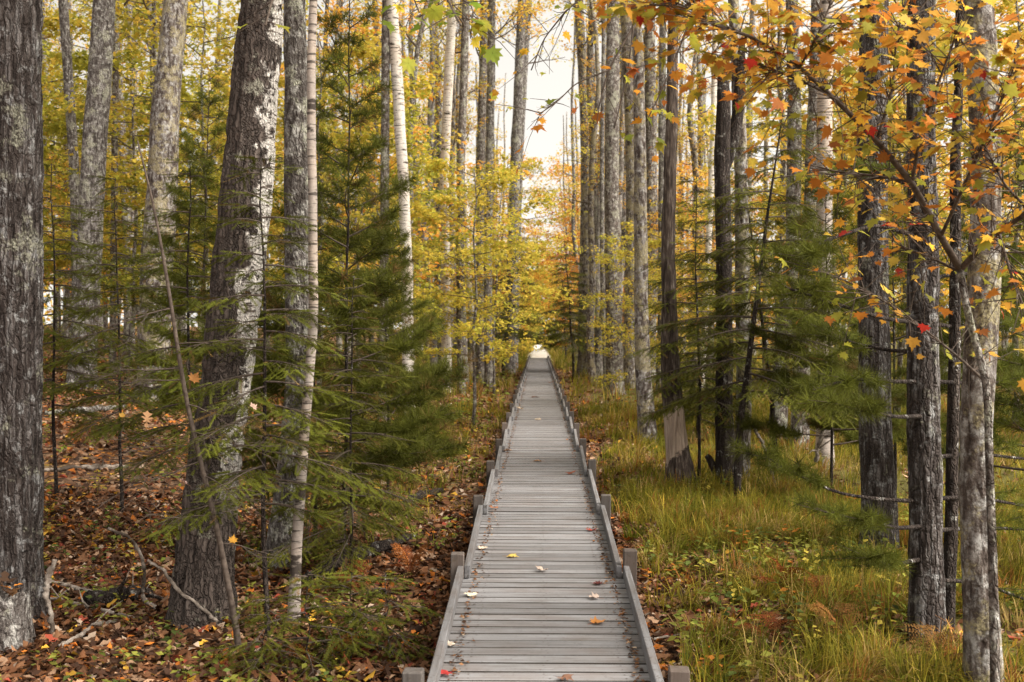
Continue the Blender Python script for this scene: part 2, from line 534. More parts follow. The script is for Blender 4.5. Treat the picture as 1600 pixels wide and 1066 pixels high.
# ---------------------------------------------------------------- ground and stuff
def build_ground():
    def axis(lo, hi, dl, dh, step):
        c = list(np.arange(dl, dh + 1e-6, step))
        s, x = step, dh
        while x < hi:
            s *= 1.25
            x += s
            c.append(x)
        s, x = step, dl
        while x > lo:
            s *= 1.25
            x -= s
            c.insert(0, x)
        return np.array(c)
    xs = axis(-300, 300, -16, 16, 0.22)
    ys = axis(-60, 420, 4, 34, 0.22)
    X, Y = np.meshgrid(xs, ys)
    Z = gz(X, Y) + (n2(X, Y, 6, 5) - 0.5) * 0.03
    v = np.stack([X, Y, Z], -1).reshape(-1, 3)
    nx, ny = len(xs), len(ys)
    i = (np.arange(ny - 1)[:, None] * nx + np.arange(nx - 1)[None]).ravel()
    f = np.stack([i, i + 1, i + nx + 1, i + nx], -1)
    b = MB()
    b.add(v, [f])
    o = link('ground', b.mesh('ground', M['ground']), kind='structure')
    o['label'] = 'leaf strewn forest floor'
build_ground()

LIT = [(0.11, 0.048, 0.022), (0.045, 0.023, 0.014), (0.19, 0.095, 0.048), (0.30, 0.19, 0.12), (0.38, 0.29, 0.22), (0.38, 0.125, 0.022), (0.50, 0.29, 0.04), (0.22, 0.05, 0.028)]
LITW = [5.5, 4.5, 4, 1.8, .6, 1.0, .4, .6]
def visible_xy(rng, n, d0, d1, pw=1.0, pad=60):
    d = np.sqrt(rng.random(n) * (d1 * d1 - d0 * d0) + d0 * d0) if pw == 1 else d0 + (d1 - d0) * rng.random(n) ** pw
    px = rng.uniform(-pad, W + pad, n)
    p = CAM + d[:, None] * (FWD + ((px - W / 2) / F)[:, None] * RGT)
    return p[:, 0], p[:, 1]

def build_litter():
    rng = np.random.default_rng(3)
    b = MB()
    for (n, d0, d1, s0, s1, tv, tf) in ((40000, 5.2, 13, 0.045, 0.098, STAR_V, STAR_F), (34000, 5.2, 13, 0.04, 0.09, KITE_V, KITE_F), (56000, 12, 32, 0.07, 0.13, KITE_V, KITE_F), (26000, 30, 70, 0.12, 0.24, KITE_V, KITE_F)):
        x, y = visible_xy(rng, n, d0, d1)
        wet = n2(x, y, 0.8, 11)
        grassy = sstep(.95, 2.1, x + 1.2 * (wet - 0.5))
        keep = (np.abs(x) > 0.62) & (rng.random(n) > grassy * 0.72) & (rng.random(n) > 0.35 * sstep(0.45, 0.7, wet))
        x, y = x[keep], y[keep]
        m = len(x)
        nrm = norm(np.stack([rng.normal(0, .42, m), rng.normal(0, .42, m), np.ones(m)], -1))
        dr = rng.standard_normal((m, 3))
        dr = dr - (dr * nrm).sum(-1, keepdims=True) * nrm
        R = basis(dr, nrm)
        z = gz(x, y) + rng.uniform(0.004, 0.045, m)
        s = rng.uniform(s0, s1, m)
        sc = np.stack([s * rng.uniform(.7, 1.1, m), s, s * rng.uniform(-3.0, 3.5, m)], -1)
        b.scatter(tv, tf, np.stack([x, y, z], -1), R, sc, palette(rng, m, LIT, LITW, 0.3))
    o = link('leaf_litter', b.mesh('leaf_litter', M['dead_leaf']), kind='stuff')
    o['label'] = 'fallen brown and orange leaves covering the forest floor'
    o['category'] = 'leaf litter'
build_litter()

def build_grass():
    rng = np.random.default_rng(5)
    b = MB()
    P, D, L, C, LN = [], [], [], [], []
    def clumps(n, d0, d1, px0, px1, blades, l0, l1, keepf, cols, wts, spread=0.10):
        d = np.sqrt(rng.random(n) * (d1 * d1 - d0 * d0) + d0 * d0)
        px = rng.uniform(px0, px1, n)
        p = CAM + d[:, None] * (FWD + ((px - W / 2) / F)[:, None] * RGT)
        x, y = p[:, 0], p[:, 1]
        k = keepf(x, y) & (np.abs(x) > 0.72)
        x, y = x[k], y[k]
        if not len(x):
            return
        comb = rng.normal(0, 1, (len(x), 2)) * 0.25 + np.array([0.25, -0.15])
        cc = palette(rng, len(x), cols, wts, 0.18)
        reps = blades
        xi = np.repeat(np.arange(len(x)), reps)
        N = len(xi)
        a = rng.uniform(0, 2 * pi, N)
        rr = spread * np.sqrt(rng.random(N))
        bx, by = x[xi] + rr * np.cos(a), y[xi] + rr * np.sin(a)
        out = np.stack([np.cos(a), np.sin(a)], -1) * rng.uniform(.1, .75, (N, 1)) + comb[xi] + rng.normal(0, .25, (N, 2))
        P.append(np.stack([bx, by, gz(bx, by) - 0.01], -1))
        D.append(out)
        LN.append(rng.uniform(l0, l1, N) * (0.7 + 0.6 * n2(bx, by, .9, 21)))
        C.append((cc[xi] * (1 + .25 * rng.standard_normal((N, 1)))).clip(.01, .8))
    G = [(0.20, 0.175, 0.020), (0.125, 0.13, 0.015), (0.28, 0.215, 0.03), (0.36, 0.25, 0.09), (0.25, 0.105, 0.028)]
    GWt = [5, 4.5, 2.6, 1.4, 1.2]
    right = lambda x, y: (x > .85) & (rng.random(len(x)) < .2 + .8 * sstep(.7, 1.7, x + 1.6 * (n2(x, y, .8, 11) - .5))) & (n2(x, y, 0.7, 31) > 0.27)
    clumps(1500, 6.0, 14, 900, 1680, 36, .11, .36, right, G, GWt)
    clumps(2000, 13, 30, 880, 1680, 18, .2, .42, right, G, GWt, .18)
    clumps(900, 28, 70, 880, 1680, 12, .4, .8, right, G, GWt, .4)
    left = lambda x, y: (x < -.8) & (rng.random(len(x)) < np.where(x > -2.6, .5, .12) * sstep(9, 15, y) + .02)
    clumps(1500, 6, 30, 300, 830, 14, .12, .35, left, G, GWt, .12)
    clumps(500, 28, 80, 600, 835, 12, .3, .7, lambda x, y: x < -.8, G, GWt, .3)
    edge = lambda x, y: (np.abs(x) > .72) & (np.abs(x) < 3.0)
    clumps(800, 58, 150, 790, 892, 16, .6, 1.2, lambda x, y: (np.abs(x) > .85) & (np.abs(x) < 4.5), G, [3, 4, 3, 1, 0], .3)
    P, D, L, C = np.concatenate(P), np.concatenate(D), np.concatenate(LN), np.concatenate(C)
    N = len(P)
    side = np.stack([-D[:, 1], D[:, 0], np.zeros(N)], -1)
    side = norm(side + 1e-6)
    dist = np.linalg.norm(P[:, :2] - CAM[:2], axis=1)
    wdt = (0.0028 + 0.00022 * dist) * rng.uniform(.7, 1.5, N)
    rows = []
    for k, t in enumerate((0.0, 0.35, 0.7, 1.0)):
        o2 = D * (t ** 1.7)[..., None] if False else D * (t ** 1.7)
        droop = 1.0 - 0.55 * t * t * np.clip(np.linalg.norm(D, axis=1), 0, 1.2)
        c = P + np.concatenate([o2 * L[:, None], (t * droop * L)[:, None]], 1)
        wk = wdt * (1 - 0.85 * t)
        rows += [c - side * wk[:, None], c + side * wk[:, None]]
    v = np.stack(rows, 1)
    base = (np.arange(N) * 8)[:, None, None]
    q = np.array([(0, 1, 3, 2), (2, 3, 5, 4), (4, 5, 7, 6)])[None] + base
    b.add(v.reshape(-1, 3), [q.reshape(-1, 4)], np.repeat(C, 8, 0))
    o = link('grass', b.mesh('grass', M['grass']), kind='stuff')
    o['label'] = 'long arching yellow green grass on the wet forest floor'
    o['category'] = 'grass'
build_grass()

def build_undergrowth():
    """low leafy herbs and seedlings growing through the litter"""
    rng = np.random.default_rng(8)
    b = MB()
    for (n, d0, d1, px0, px1, s, hgt, lv) in ((230, 5.6, 11, -60, 700, .05, .14, 10), (560, 10, 26, -60, 800, .07, .22, 9), (520, 5.8, 14, 960, 1660, .06, .20, 10), (700, 24, 60, 0, 830, .14, .5, 9)):
        d = np.sqrt(rng.random(n) * (d1 * d1 - d0 * d0) + d0 * d0)
        px = rng.uniform(px0, px1, n)
        p = CAM + d[:, None] * (FWD + ((px - W / 2) / F)[:, None] * RGT)
        x, y = p[:, 0], p[:, 1]
        k = (np.abs(x) > .85) & (n2(x, y, 1.1, 41) > .42)
        x, y = x[k], y[k]
        n = len(x)
        cc = palette(rng, n, [(0.16, 0.19, 0.035), (0.26, 0.26, 0.05), (0.42, 0.33, 0.06), (0.09, 0.12, 0.03), (0.42, 0.16, 0.03)], [4, 4, 2, 3, .6])
        xi = np.repeat(np.arange(n), lv)
        N = len(xi)
        h = hgt * rng.random(N) ** .8
        a = rng.uniform(0, 2 * pi, N)
        rr = hgt * .35 * rng.random(N)
        pos = np.stack([x[xi] + rr * np.cos(a), y[xi] + rr * np.sin(a), gz(x[xi], y[xi]) + h + .01], -1)
        dr = np.stack([np.cos(a), np.sin(a), rng.uniform(-.5, .5, N)], -1)
        up = norm(np.stack([rng.normal(0, .35, N), rng.normal(0, .35, N), np.ones(N)], -1))
        ss = s * rng.uniform(.6, 1.3, N)
        b.scatter(KITE_V, KITE_F, pos, basis(dr, up), np.stack([ss * .9, ss, ss], -1), (cc[xi] * (1 + .2 * rng.standard_normal((N, 1)))).clip(.01, .8))
        # stems
        sp = np.stack([x, y, gz(x, y) - .01], -1)
        tv = np.array([(-.02, 0, 0), (.02, 0, 0), (0, 1, 0)], float)
        b.scatter(tv, np.array([(0, 1, 2)]), sp, basis(np.tile([0.0, 0, 1], (n, 1)), np.tile([0, -1.0, 0], (n, 1))), np.full(n, hgt), cc * .5)
    o = link('undergrowth', b.mesh('undergrowth', M['leaf']), kind='stuff')
    o['label'] = 'low green and yellow seedlings growing through the fallen leaves'
    o['category'] = 'undergrowth'
build_undergrowth()

# ---------------------------------------------------------------- boardwalk
def box_mesh(name, sx, sy, sz, mats, bev=0.004, nails=None, rng=None, warp=0.0, edge=None):
    import bmesh
    bm = bmesh.new()
    bmesh.ops.create_cube(bm, size=1.0)
    for v in bm.verts:
        v.co.x *= sx
        v.co.y *= sy
        v.co.z *= sz
    bmesh.ops.bevel(bm, geom=list(bm.edges), offset=bev, segments=1, affect='EDGES')
    if rng is not None:
        for v in bm.verts:
            v.co.y += warp * rng.uniform(-1, 1)
            v.co.z += warp * .5 * rng.uniform(-1, 1)
    if nails:
        for (nx, ny) in nails:
            ring = [bm.verts.new((nx + .0055 * cos(k * pi / 3), ny + .0055 * sin(k * pi / 3), sz / 2 + .0016)) for k in range(6)]
            f = bm.faces.new(ring)
            f.material_index = 1
    if edge is not None:  # faces and bevels turned to the gaps get the painted shade
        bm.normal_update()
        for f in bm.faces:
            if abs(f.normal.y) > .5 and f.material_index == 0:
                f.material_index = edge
    me = bpy.data.meshes.new(name)
    bm.to_mesh(me)
    bm.free()
    for m in mats:
        me.materials.append(m)
    return me

def build_boardwalk():
    rng = np.random.default_rng(21)
    root = link('boardwalk', None, loc=(0, 0, 0), label='long straight weathered wooden boardwalk leading into the trees', cat='boardwalk')
    PW, PITCH = 1.12, 0.146
    y0, nsep, yend = 2.6, 300, 74.0
    variants = []
    for k in range(7):
        nl = [(sx * (.5 * PW - .17) + rng.uniform(-.012, .012), sy * .035 + rng.uniform(-.006, .006)) for sx in (-1, 1) for sy in (-1, 1)] + [(rng.uniform(-.02, .02), sy * .035 + rng.uniform(-.006, .006)) for sy in (-1, 1)]
        variants.append(box_mesh('plank', PW + rng.uniform(-.012, .012), PITCH - .011, .038, [M['deck'], M['nail'], M['gap_shade']], .0045, nl, rng, .0012, 2))
    for i in range(nsep):
        o = link('plank', variants[int(rng.integers(7))], root)
        o.location = (rng.uniform(-.006, .006), y0 + i * PITCH + rng.uniform(-.0012, .0012), DECK - .019 + rng.uniform(-.0022, .0022))
        o.rotation_euler = (rng.uniform(-.006, .006), rng.uniform(-.0025, .0025), rng.uniform(-.0022, .0022) + (pi if rng.random() < .5 else 0))
    b = MB()
    cube = np.array([(x, y, z) for x in (-.5, .5) for y in (-.5, .5) for z in (-.5, .5)], float)
    cf = np.array([(0, 1, 3, 2), (4, 6, 7, 5), (0, 2, 6, 4), (1, 5, 7, 3)])
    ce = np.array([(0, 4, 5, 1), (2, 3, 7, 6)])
    ys = np.arange(y0 + nsep * PITCH, yend, PITCH)
    n = len(ys)
    pos = np.stack([rng.uniform(-.006, .006, n), ys, DECK - .019 + rng.uniform(-.002, .002, n)], -1)
    b.scatter(cube, cf, pos, np.tile(np.eye(3), (n, 1, 1)), np.tile([PW, PITCH - .012, .038], (n, 1)), np.ones((n, 3)))
    b.scatter(cube, ce, pos, np.tile(np.eye(3), (n, 1, 1)), np.tile([PW, PITCH - .012, .038], (n, 1)), np.ones((n, 3)), 1)  # gap sides of the far planks, with the same painted shade
    o = link('far_planking', b.mesh('far_planking', [M['deck'], M['gap_shade']], False), root, kind='stuff')
    # posts and kerb rails, one bay every 2.44 m
    BAY = 2.78
    pm = [box_mesh('post', .092, .092, .60, [M['post']], .006, None, rng, .002) for _ in range(4)]
    rm = [box_mesh('kerb_rail', .040, BAY - .02, .088, [M['rail']], .004, None, rng, .002) for _ in range(4)]
    yb = 5.14
    XI = .505
    for s in (-1, 1):
        y = yb + (0.05 if s > 0 else 0) - BAY
        while y < yend:
            j = rng.uniform(-.012, .012)
            o = link('post', pm[int(rng.integers(4))], root, (s * (XI + .040 + .047 + .003), y, DECK + .183 - .30 + rng.uniform(-.02, .015)))
            o.rotation_euler = (rng.uniform(-.02, .02), rng.uniform(-.02, .02), rng.uniform(-.05, .05))
            # rail: starts on the inner face of this post, ends butted against the next one
            xa, xb = s * (XI + .020 + j * .4), s * (XI + .020 + .040 + rng.uniform(-.006, .006))
            o = link('kerb_rail', rm[int(rng.integers(4))], root, ((xa + xb) / 2, y - .05 + BAY / 2, DECK + .0455 + rng.uniform(0, .006)))
            o.rotation_euler = (rng.uniform(-.002, .002), rng.uniform(-.02, .02), math.atan2(-(xb - xa), BAY))
            y += BAY
    for s in (-1, 0, 1):
        o = link('stringer', box_mesh('stringer', .06, yend - 2.6, .14, [M['post']], .004), root, (s * .45, (yend + 2.6) / 2, DECK - .038 - .072))
build_boardwalk()
def gravel_path():
    t = NT('pale_gravel')
    tc = t.n('TexCoord').outputs['Object']
    n = t.noise(tc, 30, 5, .7)
    m = t.surf(t.ramp(n, [(0.3, (0.38, 0.35, 0.31)), (0.7, (0.62, 0.59, 0.54))]), 0.95, n, 0.6, 0.02)
    ys = np.linspace(73.9, 156, 60)
    rng = np.random.default_rng(4)
    prof = [(-1.5, -.25), (-.72, .22), (-.4, .25), (.4, .25), (.72, .22), (1.5, -.25)]
    v = np.array([(x + rng.normal(0, .04), y, z + rng.normal(0, .012)) for y in ys for x, z in prof])
    k = len(prof)
    f = np.array([(i * k + j, i * k + j + 1, (i + 1) * k + j + 1, (i + 1) * k + j) for i in range(len(ys) - 1) for j in range(k - 1)])
    b = MB()
    b.add(v, [f])
    o = link('path', b.mesh('path', m), kind='structure')
    o['label'] = 'pale gravel path continuing beyond the end of the boardwalk'
gravel_path()

# ---------------------------------------------------------------- branching
def grow(rng, start, d, length, r0, depth, tubes, anchors, nchild=4, up=0.15, wob=0.18, spread=0.9, flat=1.0, lf=0.62, nseg=6):
    pts = [np.array(start, float)]
    d = norm(np.array(d, float))
    dirs = [d]
    for k in range(nseg):
        d = norm(d + rng.normal(0, wob, 3) * np.array([1, 1, flat]) + np.array([0, 0, up * .3]))
        pts.append(pts[-1] + d * length / nseg)
        dirs.append(d)
    rad = np.linspace(r0, r0 * .28, nseg + 1)
    tubes.append((np.array(pts), rad))
    if depth == 0:
        for k in range(1, nseg + 1):
            anchors.append((pts[k], dirs[k]))
        return
    for c in range(nchild):
        t = 0.3 + 0.7 * (c + rng.random()) / nchild
        i = min(int(t * nseg), nseg)
        ax = dirs[i]
        sv = rng.standard_normal(3)
        sv = sv - sv.dot(ax) * ax
        sv[2] *= flat
        nd = norm(ax * (1 - .35 * spread) + norm(sv) * spread)
        nd[2] = nd[2] * (0.4 + .6 * flat) + up * .2
        grow(rng, pts[i], nd, length * lf * rng.uniform(.7, 1.15), rad[i] * .6, depth - 1, tubes, anchors, nchild, up, wob, spread, flat, lf, max(3, nseg - 1))

def leaves_on(b, rng, anchors, per, size, cols, wts, tv=KITE_V, tf=KITE_F, scat=0.12, flat=.45, jit=.2):
    A = np.array([a for a, _ in anchors])
    Dm = np.array([d for _, d in anchors])
    idx = np.repeat(np.arange(len(A)), per)
    N = len(idx)
    pos = A[idx] + rng.normal(0, scat, (N, 3)) * np.array([1, 1, .6])
    dr = norm(Dm[idx] * .5 + rng.standard_normal((N, 3)) * np.array([1, 1, .5]) + np.array([0, 0, -.25]))
    up = norm(np.stack([rng.normal(0, flat, N), rng.normal(0, flat, N), np.ones(N)], -1))
    ca = palette(rng, len(A), cols, wts, jit)
    cl = palette(rng, N, cols, wts, jit)
    c = ca[idx] * .55 + cl * .45
    s = size * rng.uniform(.65, 1.25, N)
    b.scatter(tv, tf, pos, basis(dr, up), np.stack([s, s, s * rng.uniform(.3, 2, N)], -1), c)

WHITE_ = (1, 1, 1)
def make_canopy(seed, h=9.0, r=3.0, nl=9, per=2, size=.13, cols=None, wts=None):
    """a high open crown; origin on the trunk axis at the crown base -> (leaf mesh, limb mesh)"""
    rng = np.random.default_rng(seed)
    tubes, anch = [], []
    lead = np.array([(0, 0, -.6), (0, 0, h * .3), (rng.normal(0, .25), rng.normal(0, .25), h * .65), (rng.normal(0, .4), rng.normal(0, .4), h)])
    for k in range(nl):
        z = h * (k + .3) / nl * .85
        a = k * 2.4 + rng.uniform(-.4, .4)
        el = rng.uniform(.25, .8)
        L = r * (1.05 - .55 * z / h) * rng.uniform(.7, 1.15)
        st = np.array([np.interp(z, lead[:, 2], lead[:, 0]), np.interp(z, lead[:, 2], lead[:, 1]), z])
        grow(rng, st, (cos(a) * cos(el), sin(a) * cos(el), sin(el)), L, .028 + .012 * (1 - z / h), 2, tubes, anch, 4, .25, .16, .85, .8)
    bt = MB()
    for p, rd in tubes:
        bt.tube(p, rd, 4, cap=False)
    bl = MB()
    leaves_on(bl, rng, anch, per, size, cols, wts, scat=.16)
    return bl.mesh('crown', M['leaf']), bt.mesh('branch_framework', M['twig'])

def make_understorey(seed, h=7.0, r=1.7, base=.22, nl=18, per=4, size=.105, cols=None, wts=None, tv=STAR_V, tf=STAR_F):
    """a young hardwood: slim stem and tiers of flat leafy sprays -> (leaf, branch, stem meshes)"""
    rng = np.random.default_rng(seed)
    tubes, anch = [], []
    zz = np.linspace(-.3, h, 9)
    sx, sy = np.cumsum(rng.normal(0, .06, 9)), np.cumsum(rng.normal(0, .06, 9))
    sx -= sx[1]
    sy -= sy[1]
    for k in range(nl):
        z = h * (base + (1 - base) * (k + .2) / nl)
        a = k * 2.4 + rng.uniform(-.5, .5)
        el = rng.uniform(.0, .45)
        L = r * (.45 + .75 * math.sin(pi * min(1, (1 - z / h) * .85 + .1))) * rng.uniform(.7, 1.15)
        st = np.array([np.interp(z, zz, sx), np.interp(z, zz, sy), z])
        grow(rng, st, (cos(a) * cos(el), sin(a) * cos(el), sin(el)), L, .014, 2 if L > .9 else 1, tubes, anch, 4, .02, .13, .85, .22)
    bt, bl, bs = MB(), MB(), MB()
    for p, rd in tubes:
        bt.tube(p, rd, 4, cap=False)
    leaves_on(bl, rng, anch, per, size, cols, wts, tv, tf, scat=.09, flat=.38)
    bs.tube(np.stack([sx, sy, zz], -1), np.linspace(.055, .012, 9), 8)
    return bl.mesh('crown', M['leaf']), bt.mesh('branch_framework', M['twig']), bs.mesh('trunk', M['bark_brown'])

CAN = [make_canopy(100, 9, 3.0, per=3, cols=[YEL, LIME, OLV, GRN], wts=[4, 3, 3, 1.5]),
       make_canopy(101, 8, 2.6, cols=[YEL, GLD, ORG, OLV], wts=[3, 3, 1.5, 1]),
       make_canopy(102, 10, 3.2, cols=[OLV, GRN, YEL], wts=[4, 2, 3])]
THIN = [make_canopy(110, 7, 1.8, 8, 2, .14, [GLD, YEL, ORG, OLV], [3, 3, 1.5, 1]),
        make_canopy(111, 8, 2.0, 9, 2, .14, [YEL, LIME, GLD], [3, 3, 1.5])]
UND = {'yellow': [make_understorey(120, 7, 1.7, per=5, cols=[YEL, LIME, OLV], wts=[5, 3, 3]), make_understorey(121, 8.5, 2.0, .2, 22, per=5, cols=[YEL, LIME, OLV, GRN], wts=[4, 3, 3, 1])],
       'green': [make_understorey(122, 8, 2.1, .2, 22, per=5, cols=[OLV, GRN, LIME], wts=[4, 2.5, 3]), make_understorey(123, 6, 1.8, .2, 18, per=5, cols=[OLV, LIME, GRN], wts=[4, 4, 1.5])],
       'orange': [make_understorey(124, 7, 1.8, cols=[ORG, GLD, YEL, RED], wts=[4, 4, 2, .7]), make_understorey(125, 9, 2.2, .22, 22, cols=[GLD, YEL, ORG], wts=[5, 3, 2])]}
NEARC = [make_canopy(140, 8, 3.4, 13, 7, .15, [YEL, OLV, GLD], [3, 3, 1]), make_canopy(141, 8, 3.2, 13, 7, .15, [OLV, GRN, YEL], [3, 2, 2])]

# ---------------------------------------------------------------- trunks
def trunk_mesh(name, pts, rad, mat, seg=16, dz=.15, flare=.5, rough=.05, seed=0, ridge=0.0, top_dz=.6, zfine=5.0, fl_h=.28):
    """pts local (base at 0,0,0), strictly rising; bark ridges are real relief on near trunks"""
    pts = np.asarray(pts, float)
    z0, z1 = pts[0, 2], pts[-1, 2]
    zs = np.concatenate([np.arange(z0, min(zfine, z1), dz), np.arange(min(zfine, z1), z1 + 1e-6, top_dz)])
    if zs[-1] < z1 - .05:
        zs = np.append(zs, z1)
    def smooth(c):
        # gentle curve through the keys
        y = np.interp(zs, pts[:, 2], c)
        zz = np.linspace(z0, z1, 160)
        yy = np.interp(zz, pts[:, 2], c)
        k = np.hanning(15)
        k /= k.sum()
        pad = np.concatenate([2 * yy[0] - yy[7:0:-1], yy, 2 * yy[-1] - yy[-2:-9:-1]])
        return np.interp(zs, zz, np.convolve(pad, k, 'valid'))
    def wander(sd):
        q0 = np.stack([zs * .9 + sd, zs * 0 + .5, zs * 0 + sd], -1)
        q1 = np.stack([zs * 2.6 + sd, zs * 0 + .5, zs * 0 + sd], -1)
        return ((vnoise(q0, 12) - .5) * .9 + (vnoise(q1, 13) - .5) * .45) * np.clip(zs, 0, 1) * (.03 + .10 * rad[0])
    cx_, cy_, r = smooth(pts[:, 0]), smooth(pts[:, 1]), np.interp(zs, pts[:, 2], rad)
    cx_ = cx_ + wander(seed * 1.37)
    cy_ = cy_ + wander(seed * 2.11 + 50)
    rng = np.random.default_rng(seed)
    th = np.arange(seg) * 2 * pi / seg
    ph = rng.uniform(0, 2 * pi, 3)
    lob = .5 + .5 * np.cos(th * 3 + ph[0]) * .6 + .4 * np.cos(th * 5 + ph[1]) * .5
    fl = flare * np.exp(-np.clip(zs, 0, None) / fl_h)
    R = r[:, None] * (1 + fl[:, None] * lob[None].clip(.2))
    ux, uy = np.cos(th), np.sin(th)
    q = np.stack([(ux[None] * R) , (uy[None] * R), np.broadcast_to(zs[:, None], R.shape)], -1)
    lump = vnoise(q * np.array([6, 6, 1.6]) + seed * 3.1, 3) * .6 + vnoise(q * np.array([13, 13, 5]) + seed * 1.7, 8) * .5 - .55
    R = R * (1 + rough * 2 * lump)
    if ridge:
        rd = np.abs(vnoise(q * np.array([34, 34, 5.5]) + seed, 4) - .5) * 2
        rd2 = vnoise(q * np.array([80, 80, 22]) + seed, 6) - .5
        R = R + ridge * (rd - .4) + ridge * .35 * rd2
    v = np.stack([cx_[:, None] + ux[None] * R, cy_[:, None] + uy[None] * R, np.broadcast_to(zs[:, None], R.shape)], -1)
    b = MB()
    b.add(v.reshape(-1, 3), tube_faces(len(zs), seg, True))
    return b.mesh(name, mat)

def px_tree(name, label, cat, keys, mat, d=None, height=17.0, crown=None, cz=None, seg=16, dz=.15, flare=.5, rough=.06, ridge=0.0, group=None, fl_h=.28, top_r=.35, tint=None, cscale=1.0, rz=0.0):
    """keys: (px, py, width px) from the base upwards; the base pixel is on the ground unless d is given"""
    if d is None:
        d = ground_hit(keys[0][0], keys[0][1])
    base = at(keys[0][0], keys[0][1], d)
    base[2] = gz(base[0], base[1])
    root = link(name, None, loc=base, label=label, cat=cat, group=group)
    seed = int(keys[0][0]) + 7
    rng = np.random.default_rng(seed)
    pts, rad = [], []
    k0 = keys[0]
    pts.append(np.array([0, 0, -.35]))
    rad.append(k0[2] * d / F / 2)
    for i, (px, py, w) in enumerate(keys):
        p = at(px, py, d) - base
        if i == 0:
            p[2] = 0.0
        elif p[2] <= pts[-1][2] + .02:
            continue
        p[1] += 0 if i == 0 else rng.normal(0, .012) * p[2]
        pts.append(p)
        rad.append(w * d / F / 2)
    zt = pts[-1][2]
    if height > zt + .5:
        sl_ = (pts[-1] - pts[-2]) / max(.3, pts[-1][2] - pts[-2][2])
        sl_ = np.clip(sl_, -.12, .12)
        n = 4
        r_end = rad[-1]
        for k in range(1, n + 1):
            z = zt + (height - zt) * k / n
            dzz = (height - zt) / n
            p = pts[-1] + np.array([sl_[0] * dzz * .6 + rng.normal(0, .05), sl_[1] * dzz * .6 + rng.normal(0, .05), 0])
            p[2] = z
            pts.append(p)
            rad.append(r_end * (1 - (1 - top_r) * k / n))
    link('trunk', trunk_mesh('trunk', pts, rad, mat, seg, dz, flare, rough, seed, ridge, fl_h=fl_h), root)
    if crown is not None:
        P = np.array(pts)
        z = cz if cz is not None else height * .5
        lx, ly = np.interp(z, P[:, 2], P[:, 0]), np.interp(z, P[:, 2], P[:, 1])
        c = link('crown', crown[0], root, (lx, ly, z), rot=(0, 0, rz or rng.uniform(0, 6.28)), kind='stuff')
        c.scale = (cscale, cscale, cscale)
        if tint:
            c.color = (*tint, 1)
        link('branch_framework', crown[1], c, kind='stuff')
    return root, base, d, pts

bm_, bg_, bb_, bd_, bl_ = M['bark_maple'], M['bark_grey'], M['bark_brown'], M['bark_dark'], M['bark_lichen']
# left of the boardwalk
px_tree('maple_tree', 'thick grey furrowed trunk with pale lichen cut by the left edge of the photo', 'tree', [(24, 972, 92), (24, 900, 84), (21, 500, 86), (17, 0, 82)], bm_, None, 18, NEARC[0], 8, 112, .025, .22, .05, .022)
px_tree('birch_tree', 'biggest trunk left of the boardwalk, dark plated bark with white papery side, leaning right', 'tree', [(308, 978, 92), (316, 880, 86), (330, 760, 80), (346, 640, 78), (364, 500, 80), (381, 300, 80), (408, 0, 66)], M['big_birch'], None, 18, NEARC[0], 8, 112, .025, .42, .06, .022, fl_h=.36)
px_tree('maple_tree', 'pale grey leaning trunk on the left slope, nearer the left edge', 'tree', [(126, 606, 42), (140, 400, 38), (150, 200, 37), (166, 0, 34)], bg_, None, 17, CAN[0], 9, 32, .08, .5, .05, .006)
px_tree('maple_tree', 'pale lichen spotted trunk on the left slope just left of the biggest trunk', 'tree', [(238, 626, 48), (246, 420, 50), (256, 200, 44), (271, 0, 38)], bl_, None, 18, CAN[1], 9, 32, .08, .4, .05, .006)
px_tree('maple_tree', 'grey mottled trunk rising behind the slender white sapling, right of the biggest trunk', 'tree', [(438, 892, 50), (452, 760, 42), (466, 600, 40), (464, 300, 44), (459, 0, 34)], bg_, None, 16, NEARC[0], 8.5, 32, .06, .35, .05, .008)
SAP = px_tree('birch_tree', 'slender pale birch sapling standing in front of a grey mottled trunk', 'tree', [(459, 985, 19), (462, 880, 17), (474, 700, 16), (487, 500, 15), (489, 300, 14), (485, 100, 14), (487, 0, 13)], M['birch_young'], None, 9, THIN[1], 5.5, 16, .06, .3, .05, .002, cscale=.6)
px_tree('maple_tree', 'thin trunk at top left between the edge trunk and the pale leaning one', 'tree', [(122, 560, 17), (118, 300, 16), (104, 0, 15)], bg_, 27, 15, CAN[0], 9, 10, .2)
px_tree('maple_tree', 'thin straight trunk just right of the pale leaning one on the slope', 'tree', [(176, 570, 11), (177, 300, 11), (180, 0, 10)], bb_, 30, 14, CAN[1], 9, 10, .2)
px_tree('maple_tree', 'very thin stem left of the lichen spotted trunk', 'tree', [(243, 560, 8), (247, 200, 8), (242, 0, 7)], bb_, 30, 13, CAN[0], 8, 8, .2)
px_tree('maple_tree', 'dark narrow trunk beside the white birch above the young pine', 'tree', [(600, 600, 16), (601, 300, 14), (604, 0, 13)], bb_, 24, 15, CAN[1], 9, 12, .2)
px_tree('birch_tree', 'curving white birch with dark bands rising behind the young pine', 'tree', [(640, 640, 20), (636, 450, 18), (629, 250, 17), (618, 100, 18), (612, 0, 17)], M['birch'], 24, 16, THIN[1], 9.5, 16, .1, .3)
px_tree('birch_tree', 'straight white birch standing alone in yellow leaves left of the boardwalk', 'tree', [(698, 612, 16), (696, 450, 15), (694, 300, 14), (702, 100, 15), (707, 0, 14)], M['birch'], None, 17, THIN[0], 11, 16, .12, .25)
px_tree('maple_tree', 'thin dark stem leaning right between the two white birches', 'tree', [(642, 560, 9), (640, 200, 9), (652, 80, 8), (669, 0, 8)], bb_, 30, 14, THIN[0], 9, 8, .2)
